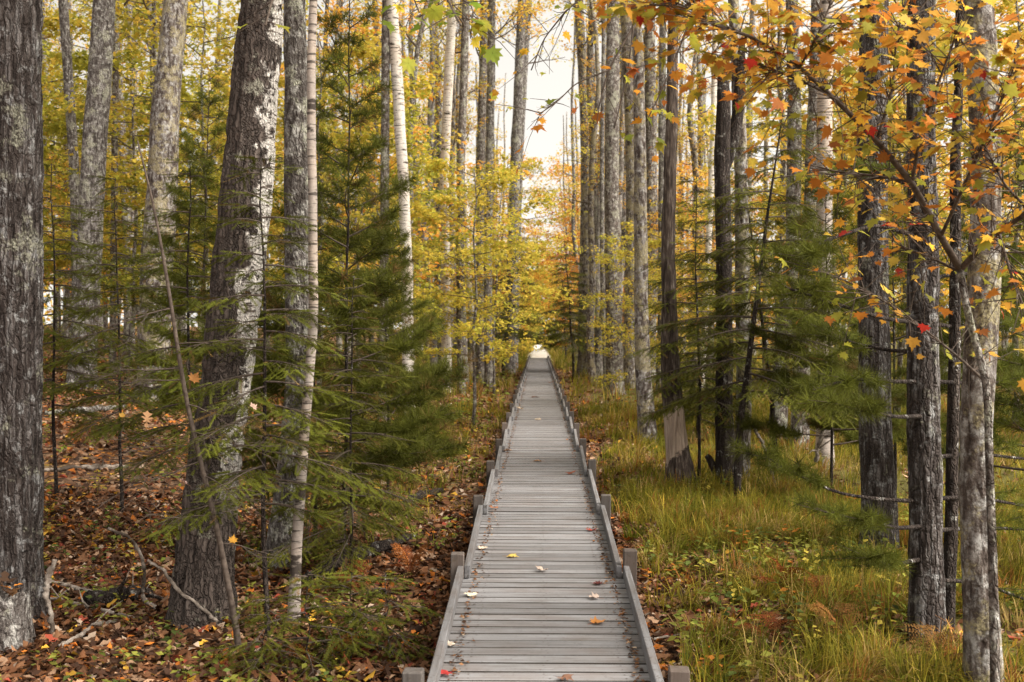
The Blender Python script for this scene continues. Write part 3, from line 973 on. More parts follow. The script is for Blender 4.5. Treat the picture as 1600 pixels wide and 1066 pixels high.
px_tree('maple_tree', 'brown trunk just right of the straight white birch', 'tree', [(722, 590, 14), (718, 350, 13), (728, 0, 12)], bb_, 36, 17, THIN[1], 10.5, 12, .2)
px_tree('maple_tree', 'brown trunk, left one of the close pair left of the boardwalk', 'tree', [(752, 600, 16), (750, 300, 13), (757, 0, 13)], bb_, None, 17, CAN[1], 12, 14, .15)
px_tree('maple_tree', 'grey trunk, right one of the close pair left of the boardwalk', 'tree', [(764, 606, 14), (762, 400, 13), (766, 200, 13), (769, 0, 12)], bg_, None, 17, THIN[0], 12, 14, .15)
px_tree('maple_tree', 'grey trunk nearest the boardwalk on its left side', 'tree', [(796, 584, 19), (800, 420, 17), (806, 240, 16), (816, 0, 14)], bg_, None, 19, THIN[0], 15, 14, .2)
px_tree('maple_tree', 'paler twin trunk touching the grey trunk nearest the boardwalk on the left', 'tree', [(803, 580, 13), (806, 420, 13), (812, 240, 11), (826, 0, 10)], bg_, None, 18, THIN[1], 15, 12, .2)
# right of the boardwalk
px_tree('maple_tree', 'pale grey trunk nearest the boardwalk on its right side', 'tree', [(913, 588, 23), (914, 450, 19), (917, 300, 17), (912, 120, 16), (904, 0, 14)], bl_, None, 19, THIN[1], 14, 16, .15)
px_tree('maple_tree', 'thin dark crooked trunk between the pale trunk and the thick brown one', 'tree', [(934, 590, 14), (938, 450, 13), (930, 300, 12), (921, 120, 11), (926, 0, 10)], bb_, None, 18, THIN[0], 13, 12, .15)
px_tree('maple_tree', 'thick brown scaly trunk right of the boardwalk with grass at its foot', 'tree', [(961, 616, 28), (958, 450, 25), (956, 300, 23), (957, 150, 22), (958, 0, 20)], bb_, None, 19, THIN[0], 13, 18, .12, .35)
px_tree('maple_tree', 'leaning thin stem at the foot of the thick brown trunk', 'tree', [(948, 612, 9), (943, 500, 8), (940, 300, 7), (944, 0, 6)], bg_, None, 16, THIN[1], 12, 10, .15)
px_tree('maple_tree', 'lichen grey trunk right of the thick brown trunk', 'tree', [(984, 606, 22), (988, 450, 22), (988, 300, 20), (984, 120, 19), (976, 0, 17)], bl_, None, 18, THIN[1], 13, 16, .12)
px_tree('maple_tree', 'broad brown trunk in the middle of the close row right of the boardwalk', 'tree', [(1012, 600, 24), (1016, 450, 23), (1018, 300, 20), (1014, 120, 18), (1016, 0, 17)], bb_, None, 18, THIN[0], 12.5, 16, .12)
px_tree('maple_tree', 'slim trunk at the back of the close row right of the boardwalk', 'tree', [(1032, 590, 13), (1034, 400, 12), (1034, 200, 12), (1036, 0, 10)], bg_, 38, 18, THIN[1], 13, 12, .15)
px_tree('maple_tree', 'short looking pale trunk foot in grass left of the broken barked tree', 'tree', [(1012, 690, 28), (1006, 600, 25), (1002, 480, 22), (1000, 300, 20), (996, 0, 16)], bl_, None, 16, THIN[1], 10, 20, .1, .4)
SNAG = px_tree('dead_tree', 'dying tree with a strip of bare tan wood above its dark foot', 'tree', [(1064, 768, 50), (1058, 700, 36), (1050, 620, 32), (1046, 500, 24), (1046, 300, 20), (1052, 100, 18), (1052, 0, 16)], M['snag'], None, 15, THIN[0], 8.5, 32, .05, .35, .08, .01)
FORK = px_tree('dead_tree', 'dark forked dead trunk standing behind the hemlock boughs', 'tree', [(1134, 768, 34), (1132, 640, 28), (1130, 500, 25), (1129, 400, 25), (1127, 250, 25), (1128, 150, 20), (1126, 90, 14)], bd_, None, 5.6, None, None, 20, .06, .3, .08, .008, top_r=.4)
px_tree('maple_tree', 'pale barked trunk right behind the dark forked dead trunk', 'tree', [(1158, 752, 26), (1162, 600, 24), (1160, 350, 22), (1152, 150, 20), (1146, 0, 17)], bl_, None, 15, THIN[1], 9, 18, .1, .3)
px_tree('maple_tree', 'furrowed trunk left of the pair standing in grass behind the hemlock', 'tree', [(1214, 692, 28), (1222, 560, 25), (1238, 400, 23), (1240, 200, 22), (1236, 0, 19)], bb_, None, 17, CAN[1], 9, 18, .1, .4)
px_tree('maple_tree', 'brown trunk in grass, left one of a close pair behind the pine boughs', 'tree', [(1248, 706, 28), (1252, 560, 26), (1268, 300, 22), (1276, 0, 18)], bb_, None, 17, THIN[0], 10, 18, .1, .4)
px_tree('birch_tree', 'whitish trunk in grass, right one of a close pair behind the pine boughs', 'tree', [(1288, 732, 27), (1290, 560, 25), (1290, 300, 25), (1296, 0, 22)], M['birch_young'], None, 17, CAN[1], 9, 18, .1, .35)
px_tree('birch_tree', 'thin white birch leaning over bright grass far behind the dying tree', 'tree', [(1094, 606, 11), (1100, 520, 11), (1106, 400, 10), (1114, 200, 9), (1118, 0, 8)], M['birch'], None, 15, THIN[0], 10, 10, .2)
STOUT = px_tree('maple_tree', 'stout grey brown trunk in grass left of the two nearest right hand trunks', 'tree', [(1376, 862, 56), (1370, 700, 50), (1364, 500, 46), (1361, 300, 46), (1364, 0, 43)], bm_, None, 17, NEARC[1], 8, 64, .04, .25, .05, .01)
PINE = px_tree('pine_tree', 'near trunk with dark bare side limbs, left one of the two nearest on the right', 'tree', [(1449, 1003, 56), (1447, 850, 50), (1445, 600, 50), (1441, 400, 46), (1438, 200, 44), (1437, 0, 42)], bm_, None, 17, NEARC[0], 8, 80, .03, .2, .05, .011)
px_tree('maple_tree', 'nearest trunk on the right, blotched with tan lichen and pale grey bark', 'tree', [(1540, 1085, 56), (1528, 900, 50), (1526, 700, 50), (1534, 480, 50), (1540, 300, 46), (1530, 100, 46), (1526, 0, 46)], bl_, None, 16, NEARC[1], 7.5, 80, .03, .25, .07, .010)
px_tree('hemlock_tree', 'thin dark stem standing between the two nearest right hand trunks', 'tree', [(1480, 985, 22), (1486, 800, 20), (1488, 500, 18), (1492, 200, 15), (1494, 0, 12)], bd_, None, 12, THIN[1], 7, 20, .06, .2)

# limbs of the forked dead trunk, the bare limbs of the pine
def limb(root, base, d, keys, mat, name='limb', r0=None, depths=None, seg=8):
    pts = np.array([at(px, py, d if depths is None else depths[i]) - base for i, (px, py, w) in enumerate(keys)])
    n = max(8, len(pts) * 4)
    t = np.linspace(0, len(pts) - 1, n)
    P = np.stack([np.interp(t, np.arange(len(pts)), pts[:, k]) for k in range(3)], -1)
    for _ in range(2):
        P[1:-1] = (P[:-2] + 2 * P[1:-1] + P[2:]) / 4
    r = np.interp(t, np.arange(len(pts)), [k[2] * d / F / 2 for k in keys])
    b = MB()
    b.tube(P, r, seg)
    return link(name, b.mesh(name, mat), root), P

fr, fb, fd, _ = FORK
limb(fr, fb, fd, [(1131, 262, 20), (1142, 235, 20), (1152, 190, 19), (1156, 130, 17), (1158, 85, 13), (1161, 60, 6)], bd_, 'limb')
limb(fr, fb, fd, [(1127, 120, 12), (1116, 108, 8), (1105, 96, 4)], bd_, 'broken_stub')
limb(fr, fb, fd, [(1140, 765, 14), (1122, 745, 13), (1108, 716, 11), (1104, 712, 8)], bd_, 'broken_stub')

# ---------------------------------------------------------------- conifers
def needle_twig(n=12, nl=.17, w=.032, seed=0):
    """flat hemlock twig of unit length: two combs of needles on a thin stem"""
    rng = np.random.default_rng(seed)
    v, f = [(-.012, 0, 0), (.012, 0, 0), (0, 1, 0)], [(0, 1, 2)]
    for i in range(n):
        y = (i + .5) / n
        L = nl * (1 - .35 * y) * rng.uniform(.8, 1.15)
        for s in (-1, 1):
            a = rng.uniform(.5, .95)
            k = len(v)
            tip = (s * L * cos(a), y + L * sin(a), rng.uniform(-.035, .035))
            v += [(0, y - w, 0), tip, (0, y + w, 0)]
            f.append((k, k + 1, k + 2))
    return np.array(v, float), np.array(f)
TWIG = needle_twig()
def needle_tuft(n=40, seed=1):
    """white pine shoot of unit length: long soft needles sweeping forward"""
    rng = np.random.default_rng(seed)
    v, f = [], []
    for i in range(n):
        y0 = -.5 * rng.random() ** 1.3
        a = rng.uniform(.3, 1.45)
        p = rng.uniform(0, 2 * pi)
        L = rng.uniform(.75, 1.1)
        dirv = np.array([sin(a) * cos(p), cos(a), sin(a) * sin(p)])
        sd = norm(np.cross(dirv, rng.standard_normal(3))) * .019
        b0 = np.array([0, y0, 0])
        k = len(v)
        v += [b0 - sd, b0 + sd, b0 + dirv * L + np.array([0, 0, -.06])]
        f.append((k, k + 1, k + 2))
    return np.array(v, float), np.array(f)
TUFT = needle_tuft()

def conifer(seed, h, r, base_h, kind, nbr, lean=(0, 0), size=1.0, rs=.022):
    rng = np.random.default_rng(seed)
    bt, bl, bs = MB(), MB(), MB()
    zz = np.linspace(-.3, h, 12)
    sx = lean[0] * (zz / h).clip(0) ** 1.2 + np.cumsum(rng.normal(0, .012, 12))
    sy = lean[1] * (zz / h).clip(0) ** 1.2 + np.cumsum(rng.normal(0, .012, 12))
    sx -= sx[1]
    sy -= sy[1]
    bs.tube(np.stack([sx, sy, zz], -1), np.linspace(rs, .004, 12), 8)
    pos, dr, upn, scl, tint = [], [], [], [], []
    def place(p, d_, u_, s_, c_):
        pos.append(p); dr.append(d_); upn.append(u_); scl.append(s_); tint.append(c_)
    for k in range(nbr):
        fz = (k + rng.random()) / nbr
        z = base_h + (h - base_h) * fz
        a = k * 2.399 + rng.uniform(-.5, .5)
        L = r * ((1 - fz) ** .75 * .9 + .1) * rng.uniform(.65, 1.15)
        el = (-.10 + .35 * fz if kind == 'hemlock' else .10 + .5 * fz) + rng.uniform(-.12, .12)
        st = np.array([np.interp(z, zz, sx), np.interp(z, zz, sy), z])
        n = 9
        t = np.linspace(0, 1, n)
        sag = (-.16 if kind == 'hemlock' else .10) * t ** 2
        out = np.array([cos(a), sin(a), 0])
        sidev = np.array([-sin(a), cos(a), 0])
        bend = rng.normal(0, .10)
        P = st + out * (t * L * cos(el))[:, None] + np.array([0, 0, 1]) * ((t * sin(el) + sag) * L)[:, None] + sidev * (bend * L * t ** 2)[:, None]
        bt.tube(P, np.linspace(.006 + .006 * L, .0015, n), 4, cap=False)
        bc = rng.uniform(.7, 1.25)
        dP = norm(np.gradient(P, axis=0))
        if kind == 'hemlock':
            m = max(5, int(L * 26 * size))
            for j in range(m):
                tt = .12 + .88 * (j + rng.random()) / m
                p0 = np.array([np.interp(tt, t, P[:, q]) for q in range(3)])
                dd = dP[min(n - 1, int(tt * n))]
                s = 1 if j % 2 else -1
                sd = norm(np.cross(dd, (0, 0, 1))) * s
                SL = L * .42 * (1 - .65 * tt) * rng.uniform(.6, 1.2) + .07
                nd = norm(dd * .75 + sd * .8 + np.array([0, 0, rng.uniform(-.28, .05)]))
                bt.tube(np.array([p0, p0 + nd * SL * .6 + (0, 0, -.01), p0 + nd * SL + (0, 0, -.05 * SL - .01)]), [.0026, .0018, .001], 3, cap=False)
                q = max(2, int(SL / .05))
                for w in range(q):
                    u = (w + .6) / q
                    pp = p0 + nd * SL * u + np.array([0, 0, -.05 * SL * u * u - .01])
                    s2 = 1 if w % 2 else -1
                    d2 = norm(nd * .8 + norm(np.cross(nd, (0, 0, 1))) * s2 * .75 + rng.normal(0, .12, 3) + np.array([0, 0, -.12]))
                    place(pp, norm(d2 + np.array([0, 0, rng.uniform(-.5, .1)])), norm(np.array([rng.normal(0, .55), rng.normal(0, .55), 1])), rng.uniform(.11, .17), bc * rng.uniform(.7, 1.3))
                place(p0 + nd * SL * .8, nd, norm(np.array([rng.normal(0, .5), rng.normal(0, .5), 1])), rng.uniform(.12, .17), bc * 1.15)
        else:
            m = max(4, int(L * 17 * size))
            for j in range(m):
                tt = .3 + .7 * (j + rng.random()) / m
                p0 = np.array([np.interp(tt, t, P[:, q]) for q in range(3)])
                dd = dP[min(n - 1, int(tt * n))]
                s = 1 if j % 2 else -1
                sd = norm(np.cross(dd, (0, 0, 1))) * s
                SL = L * .46 * (1 - .6 * tt) * rng.uniform(.4, 1.25) + .07
                nd = norm(dd * rng.uniform(.4, .9) + sd * rng.uniform(.5, 1) + np.array([0, 0, rng.uniform(-.35, .45)]))
                bt.tube(np.array([p0, p0 + nd * SL * .5, p0 + nd * SL + (0, 0, .06 * SL)]), [.003, .002, .0012], 3, cap=False)
                q = max(1, int(SL / .06))
                for w in range(q):
                    u = (w + 1) / q
                    place(p0 + nd * SL * u, norm(nd + rng.normal(0, .25, 3) + np.array([0, 0, .2])), rdir(rng, 1)[0], rng.uniform(.10, .15), bc * rng.uniform(.7, 1.3))
            place(P[-1], dP[-1], (0, 0, 1), .11, bc)
    N = len(pos)
    tint = np.array(tint)[:, None]
    base_c = np.array([(0.080, 0.088, 0.011)] if kind == 'hemlock' else [(0.086, 0.095, 0.015)])
    c = (base_c * tint * (1 + .12 * rng.standard_normal((N, 1)))).clip(.006, .3)
    old = rng.random(N) < .05
    c[old] = np.array((0.16, 0.10, 0.035)) * rng.uniform(.6, 1.3, (old.sum(), 1))
    tv, tf = TWIG if kind == 'hemlock' else TUFT
    bl.scatter(tv, tf, np.array(pos), basis(np.array(dr, float), np.array(upn, float)), np.array(scl), c)
    return bl.mesh('crown', M['needle']), bt.mesh('branch_framework', M['twig']), bs.mesh('trunk', bd_), N * len(tf)

HEM = [conifer(200, 3.4, .9, .45, 'hemlock', 42, size=1.3), conifer(201, 4.8, 1.3, 1.3, 'hemlock', 38, (.55, 0), 1.15, rs=.05), conifer(202, 3.5, .76, 1.0, 'hemlock', 38, size=1.2)]
PNE = [conifer(210, 4.9, 1.0, .55, 'pine', 50, size=1.0), conifer(211, 3.8, 1.1, .7, 'pine', 42, size=1.0)]
SEED = conifer(220, .62, .42, .06, 'hemlock', 14, size=.9, rs=.006)

def put_conifer(proto, name, label, px, d, cat='tree', sc=1.0, rz=0.0, group=None, tint=None, py=None):
    if py is not None:
        d = ground_hit(px, py)
    p = at(px, 533, d)
    p[2] = gz(p[0], p[1]) - .01
    root = link(name, None, loc=p, label=label, cat=cat, group=group, rot=(0, 0, rz))
    root.scale = (sc, sc, sc)
    link('trunk', proto[2], root)
    c = link('crown', proto[0], root, kind='stuff')
    link('branch_framework', proto[1], c, kind='stuff')
    if tint:
        c.color = (*tint, 1)
    return root
put_conifer(PNE[0], 'pine_tree', 'tall feathery young pine filling the space right of the slender birch sapling', 537, 10.2, sc=1.0, rz=.4)
put_conifer(HEM[2], 'hemlock_tree', 'young hemlock with thin dark stem in front of the slender birch sapling', 418, 7.6, sc=.92, rz=1.1)
put_conifer(HEM[0], 'hemlock_tree', 'low hemlock with drooping boughs below the feathery young pine', 548, 9.2, sc=.72, rz=2.7)
put_conifer(PNE[1], 'pine_tree', 'small pale green pine seedling near the boardwalk on its left', 655, 15.5, sc=.46, rz=.3, tint=(1.9, 1.8, 1.5))
put_conifer(HEM[1], 'hemlock_tree', 'leaning hemlock with spreading dark boughs in front of the forked dead trunk', 1152, None, sc=1.0, rz=0.0, py=792)
put_conifer(PNE[1], 'pine_tree', 'soft needled young pine in front of the close pair of trunks on the right', 1300, 13.2, sc=1.0, rz=.9)
put_conifer(HEM[2], 'hemlock_tree', 'hemlock on the left slope between the edge trunk and the pale leaning one', 88, 12.5, sc=1.05, rz=1.2)
put_conifer(HEM[2], 'hemlock_tree', 'hemlock on the left slope in front of the pale leaning trunk', 190, 12.0, sc=1.0, rz=2.0)
put_conifer(HEM[2], 'hemlock_tree', 'hemlock on the left slope in front of the lichen spotted trunk', 292, 10.2, sc=1.0, rz=4.0)
put_conifer(PNE[0], 'pine_tree', 'pine in the background to the left of the biggest trunk', 320, 16, sc=1.05, rz=1.7)
put_conifer(PNE[1], 'pine_tree', 'pine cut by the right edge behind the lichen blotched trunk', 1612, 9.5, sc=.95, rz=.2)
put_conifer(PNE[0], 'pine_tree', 'pine standing behind the stout grey brown trunk on the right', 1400, 14.5, sc=.95, rz=3.0)
put_conifer(HEM[0], 'hemlock_tree', 'hemlock at the back between the dying tree and the forked dead trunk', 1090, 21, sc=.9, rz=.5)
put_conifer(HEM[1], 'hemlock_tree', 'far dark hemlock left of the boardwalk where it narrows', 786, 50, sc=1.35, rz=.2)
put_conifer(HEM[1], 'hemlock_tree', 'far dark hemlock right of the boardwalk where it narrows', 896, 48, sc=1.25, rz=2.2)
put_conifer(HEM[1], 'hemlock_tree', 'far dark hemlock behind the pair of trunks left of the boardwalk', 765, 48, sc=1.1, rz=4.2)
put_conifer(HEM[0], 'hemlock_tree', 'far dark hemlock behind the pale trunk nearest the boardwalk on the right', 915, 56, sc=1.3, rz=3.2)
put_conifer(PNE[1], 'pine_tree', 'young pine right of the tall feathery one, in front of the banded birch', 606, 13.5, sc=.85, rz=2.4)
put_conifer(HEM[0], 'hemlock_tree', 'young hemlock between the slender birch sapling and the feathery young pine', 492, 10.6, sc=1.0, rz=5.0)
put_conifer(HEM[2], 'hemlock_tree', 'hemlock with dark boughs left of the forked dead trunk', 1092, 14.6, sc=1.12, rz=2.5)
put_conifer(HEM[1], 'hemlock_tree', 'hemlock right of the forked dead trunk, in front of the furrowed trunk', 1212, 15.5, sc=.9, rz=3.4)
put_conifer(HEM[1], 'hemlock_tree', 'dark hemlock crowding the left side of the far boardwalk', 797, 64, sc=1.35, rz=1.0)
put_conifer(HEM[1], 'hemlock_tree', 'dark hemlock crowding the right side of the far boardwalk', 884, 68, sc=1.35, rz=2.0)
put_conifer(HEM[0], 'hemlock_tree', 'small far hemlock beside the pale path on its left', 800, 84, sc=1.7, rz=2.9)
put_conifer(HEM[0], 'hemlock_tree', 'small far hemlock beside the pale path on its right', 884, 88, sc=1.8, rz=4.4)
for i, (px, py, s) in enumerate(((470, 1052, 1.0), (548, 1040, .9), (610, 1030, .85), (420, 1062, .8))):
    put_conifer(SEED, 'hemlock_seedling', ['hemlock seedling at the foot of the slender birch sapling', 'hemlock seedling at the bottom edge, middle of the three near the boardwalk post', 'hemlock seedling closest to the left boardwalk post', 'hemlock seedling at the bottom edge below the young hemlock stem'][i], px, None, 'seedling', s, i * 1.3, 'hemlock seedlings at the bottom edge', py=py)

# pine boughs on the bare limbs of the near right trunk
def pine_limbs():
    root, base, d, pts = PINE
    rng = np.random.default_rng(77)
    spec = [(1440, 372, [(1370, 350), (1300, 372), (1245, 400)], -.8), (1440, 505, [(1380, 498), (1290, 470), (1235, 452)], -1.2), (1443, 550, [(1390, 548), (1330, 536), (1262, 505)], .6), (1444, 597, [(1390, 596), (1330, 592), (1270, 610)], -.6), (1445, 650, [(1400, 652), (1340, 640), (1290, 628)], -1.2), (1446, 783, [(1390, 782), (1310, 772), (1230, 735), (1195, 712)], -.5), (1446, 822, [(1400, 826), (1340, 812), (1290, 800)], -1.0), (1447, 872, [(1400, 882), (1355, 872)], -.5),
            (1447, 505, [(1500, 512), (1570, 510), (1640, 505)], .9), (1448, 595, [(1520, 600), (1600, 596)], .7), (1448, 716, [(1520, 708), (1610, 718)], .8), (1448, 780, [(1520, 776), (1610, 792)], .6), (1448, 830, [(1530, 824), (1615, 828)], .9), (1448, 905, [(1530, 910), (1610, 940)], .6), (1440, 300, [(1380, 270), (1330, 262)], .8), (1442, 440, [(1500, 425), (1580, 440)], 1.0)]
    b = MB()
    n0 = 0
    P_, D_, U_, S_ = [], [], [], []
    for (px, py, ks, dep) in spec:
        keys = [(px, py, 8)] + [(a, c, 6.5 - 1.6 * i) for i, (a, c) in enumerate(ks)]
        deps = [d] + [d + dep * (i + 1) / len(ks) for i in range(len(ks))]
        o, P = limb(root, base, d, keys, bd_, 'limb', depths=deps, seg=6)
        n = len(P)
        dP = norm(np.gradient(P, axis=0))
        if ks[0][0] > 1449 and py > 650:
            m = 5
        else:
            m = 20
        for j in range(m):
            t = rng.uniform(.45, 1.0)
            i = min(n - 1, int(t * n))
            sd = norm(np.cross(dP[i], (0, 0, 1))) * (1 if j % 2 else -1)
            nd = norm(dP[i] * .7 + sd * rng.uniform(.3, 1) + np.array([0, 0, rng.uniform(-.2, .35)]))
            L = rng.uniform(.08, .30)
            b.tube(np.array([P[i], P[i] + nd * L * .5, P[i] + nd * L]), [.003, .002, .001], 3, cap=False)
            for w in range(max(1, int(L / .06))):
                P_.append(P[i] + nd * L * (w + 1) / max(1, int(L / .06)))
                D_.append(norm(nd + rng.normal(0, .3, 3)))
                U_.append(rdir(rng, 1)[0])
                S_.append(rng.uniform(.08, .12))
    bl = MB()
    N = len(P_)
    bl.scatter(TUFT[0], TUFT[1], np.array(P_), basis(np.array(D_), np.array(U_)), np.array(S_), (np.array([(.086, .095, .015)]) * (1 + .25 * rng.standard_normal((N, 1)))).clip(.01, .3))
    c = link('needle_boughs', bl.mesh('needle_boughs', M['needle']), root, kind='stuff')
    link('twig_framework', b.mesh('twig_framework', M['twig']), c, kind='stuff')
pine_limbs()

# ---------------------------------------------------------------- young hardwoods (understorey)
def put_under(kind, i, label, px, d, sc=1.0, rz=0.0, group=None, tint=None, lean=(0, 0)):
    leaf, br, st = UND[kind][i]
    p = at(px, 533, d)
    p[2] = gz(p[0], p[1]) - .01
    root = link('maple_sapling' if sc < .7 else 'maple_tree', None, loc=p, label=label, cat='tree', group=group, rot=(lean[0], lean[1], rz))
    root.scale = (sc, sc, sc)
    link('trunk', st, root)
    c = link('crown', leaf, root, kind='stuff')
    if tint:
        c.color = (*tint, 1)
    link('branch_framework', br, c, kind='stuff')
    return root
und = [('yellow', 0, 'bright yellow young maple just right of the straight white birch', 742, 25, .80, .3), ('yellow', 1, 'yellow green young maple behind the pair of trunks left of the boardwalk', 772, 36, .85, 1.0),
       ('yellow', 1, 'yellow maple behind the two white birches', 668, 36, .8, 2.0), ('green', 0, 'green yellow maple above the young pine at upper centre left', 560, 28, 1.0, 1.4),
       ('orange', 1, 'golden maple reaching over the far boardwalk from the left', 775, 60, .85, .6), ('orange', 0, 'orange tinged maple right of the far boardwalk', 912, 52, .8, 2.6),
       ('yellow', 0, 'yellow maple at the left edge behind the edge trunk', 60, 30, 1.3, .2), ('orange', 0, 'red orange maple on the left slope behind the thin trunks', 105, 36, .85, 1.9),
       ('green', 1, 'green leafed maple between the two pale trunks on the left slope', 200, 29, 1.3, .9), ('yellow', 1, 'yellow maple filling the gap left of the biggest trunk', 320, 28, 1.2, 2.9),
       ('green', 0, 'tall green maple behind the pale leaning trunk', 165, 38, 1.5, .4), ('yellow', 1, 'tall yellow maple behind the lichen spotted trunk', 275, 40, 1.6, 1.8),
       ('yellow', 0, 'yellow maple behind the grey mottled trunk', 500, 26, 1.2, .5), ('orange', 1, 'golden maple at the top between the mottled trunk and the banded birch', 545, 34, 1.2, 2.2),
       ('green', 1, 'olive maple behind the banded curving birch', 630, 44, 1.05, .1), ('orange', 1, 'pale orange maple behind the dying tree', 1085, 44, .85, .7),
       ('yellow', 0, 'low yellow maple behind the row of trunks right of the boardwalk', 1040, 36, .75, 2.3), ('orange', 0, 'pink orange maple right of the forked dead trunk', 1130, 46, .9, 1.2),
       ('yellow', 1, 'yellow maple behind the furrowed trunk and the hemlock', 1215, 30, 1.0, .3), ('yellow', 0, 'yellow maple between the whitish trunk and the stout one', 1322, 26, 1.15, 2.1),
       ('orange', 1, 'golden maple behind the stout grey brown trunk', 1405, 24, 1.1, .8), ('yellow', 1, 'yellow maple behind the two nearest right hand trunks', 1495, 22, 1.05, 1.6),
       ('yellow', 0, 'yellow maple at the right edge behind the lichen blotched trunk', 1590, 20, 1.15, .2), ('orange', 1, 'tall golden maple high behind the right hand trunks', 1440, 34, 1.2, 2.5),
       ('yellow', 0, 'yellow maple arching over the end of the boardwalk from the left', 800, 72, .95, .4), ('orange', 1, 'golden maple arching over the end of the boardwalk from the right', 880, 78, .9, 1.1), ('green', 0, 'green maple beside the pale path on its left', 800, 92, 1.1, .4), ('green', 1, 'olive maple beside the pale path on its right', 880, 98, 1.4, .4),
       ('orange', 1, 'tall golden maple in the sky gap left of the far path', 795, 84, 1.6, .9), ('orange', 1, 'tall golden maple in the sky gap right of the far path', 890, 86, 1.6, 2.4), ('orange', 0, 'tall orange maple behind the right deckside trunk', 925, 72, 1.6, 1.7), ('green', 0, 'olive maple low over the path end on its left', 808, 108, 1.2, 2.0), ('green', 0, 'olive maple low over the path end on its right', 872, 112, 1.2, 3.1),
       ('yellow', 1, 'yellow sapling low beside the row of trunks right of the boardwalk', 1002, 27, .5, 2.5)]
for k, i, lb, px, d, s, r in und:
    put_under(k, i, lb, px, d, s, r)

# ---------------------------------------------------------------- the wood behind: single trees one can still tell apart
FT = []
for k in range(6):
    rng = np.random.default_rng(300 + k)
    z = np.linspace(-.3, 19, 9)
    px_, py_ = np.cumsum(rng.normal(0, .12, 9)), np.cumsum(rng.normal(0, .12, 9))
    px_ -= px_[0]; py_ -= py_[0]
    FT.append((trunk_mesh('trunk', np.stack([px_, py_, z], -1), np.linspace(.15, .05, 9), [M['bark_pale'], bg_, M['bark_pale'], bl_, bb_, M['birch']][k], 9, .5, .4, .05, k, 0, 1.0), px_, py_, z))
MARKS = [(20, 'the edge trunk'), (145, 'the pale leaning trunk'), (252, 'the lichen spotted trunk'), (384, 'the biggest trunk'), (464, 'the mottled trunk'), (631, 'the banded birch'), (694, 'the straight birch'), (757, 'the close pair'), (804, 'the left deckside trunk'), (841, 'the boardwalk'), (917, 'the right deckside trunk'), (956, 'the thick brown trunk'), (1018, 'the broad brown trunk'), (1046, 'the dying tree'), (1127, 'the forked dead trunk'), (1240, 'the furrowed trunk'), (1290, 'the whitish trunk'), (1361, 'the stout trunk'), (1440, 'the near pine trunk'), (1536, 'the blotched trunk')]
ORD = ['first', 'second', 'third', 'fourth', 'fifth', 'sixth', 'seventh', 'eighth', 'ninth', 'tenth', 'eleventh', 'twelfth']
BACK = []
def name_background():
    seen = {}
    for px, what, o in sorted(BACK, key=lambda q: q[0]):
        L = [m for m in MARKS if m[0] <= px]
        R_ = [m for m in MARKS if m[0] > px]
        where = 'between %s and %s' % (L[-1][1], R_[0][1]) if L and R_ else ('left of the edge trunk' if R_ else 'right of the blotched trunk')
        k = seen.setdefault((what, where), 0)
        seen[(what, where)] += 1
        o['label'] = '%s %s %s' % (ORD[min(k, 11)], what, where)

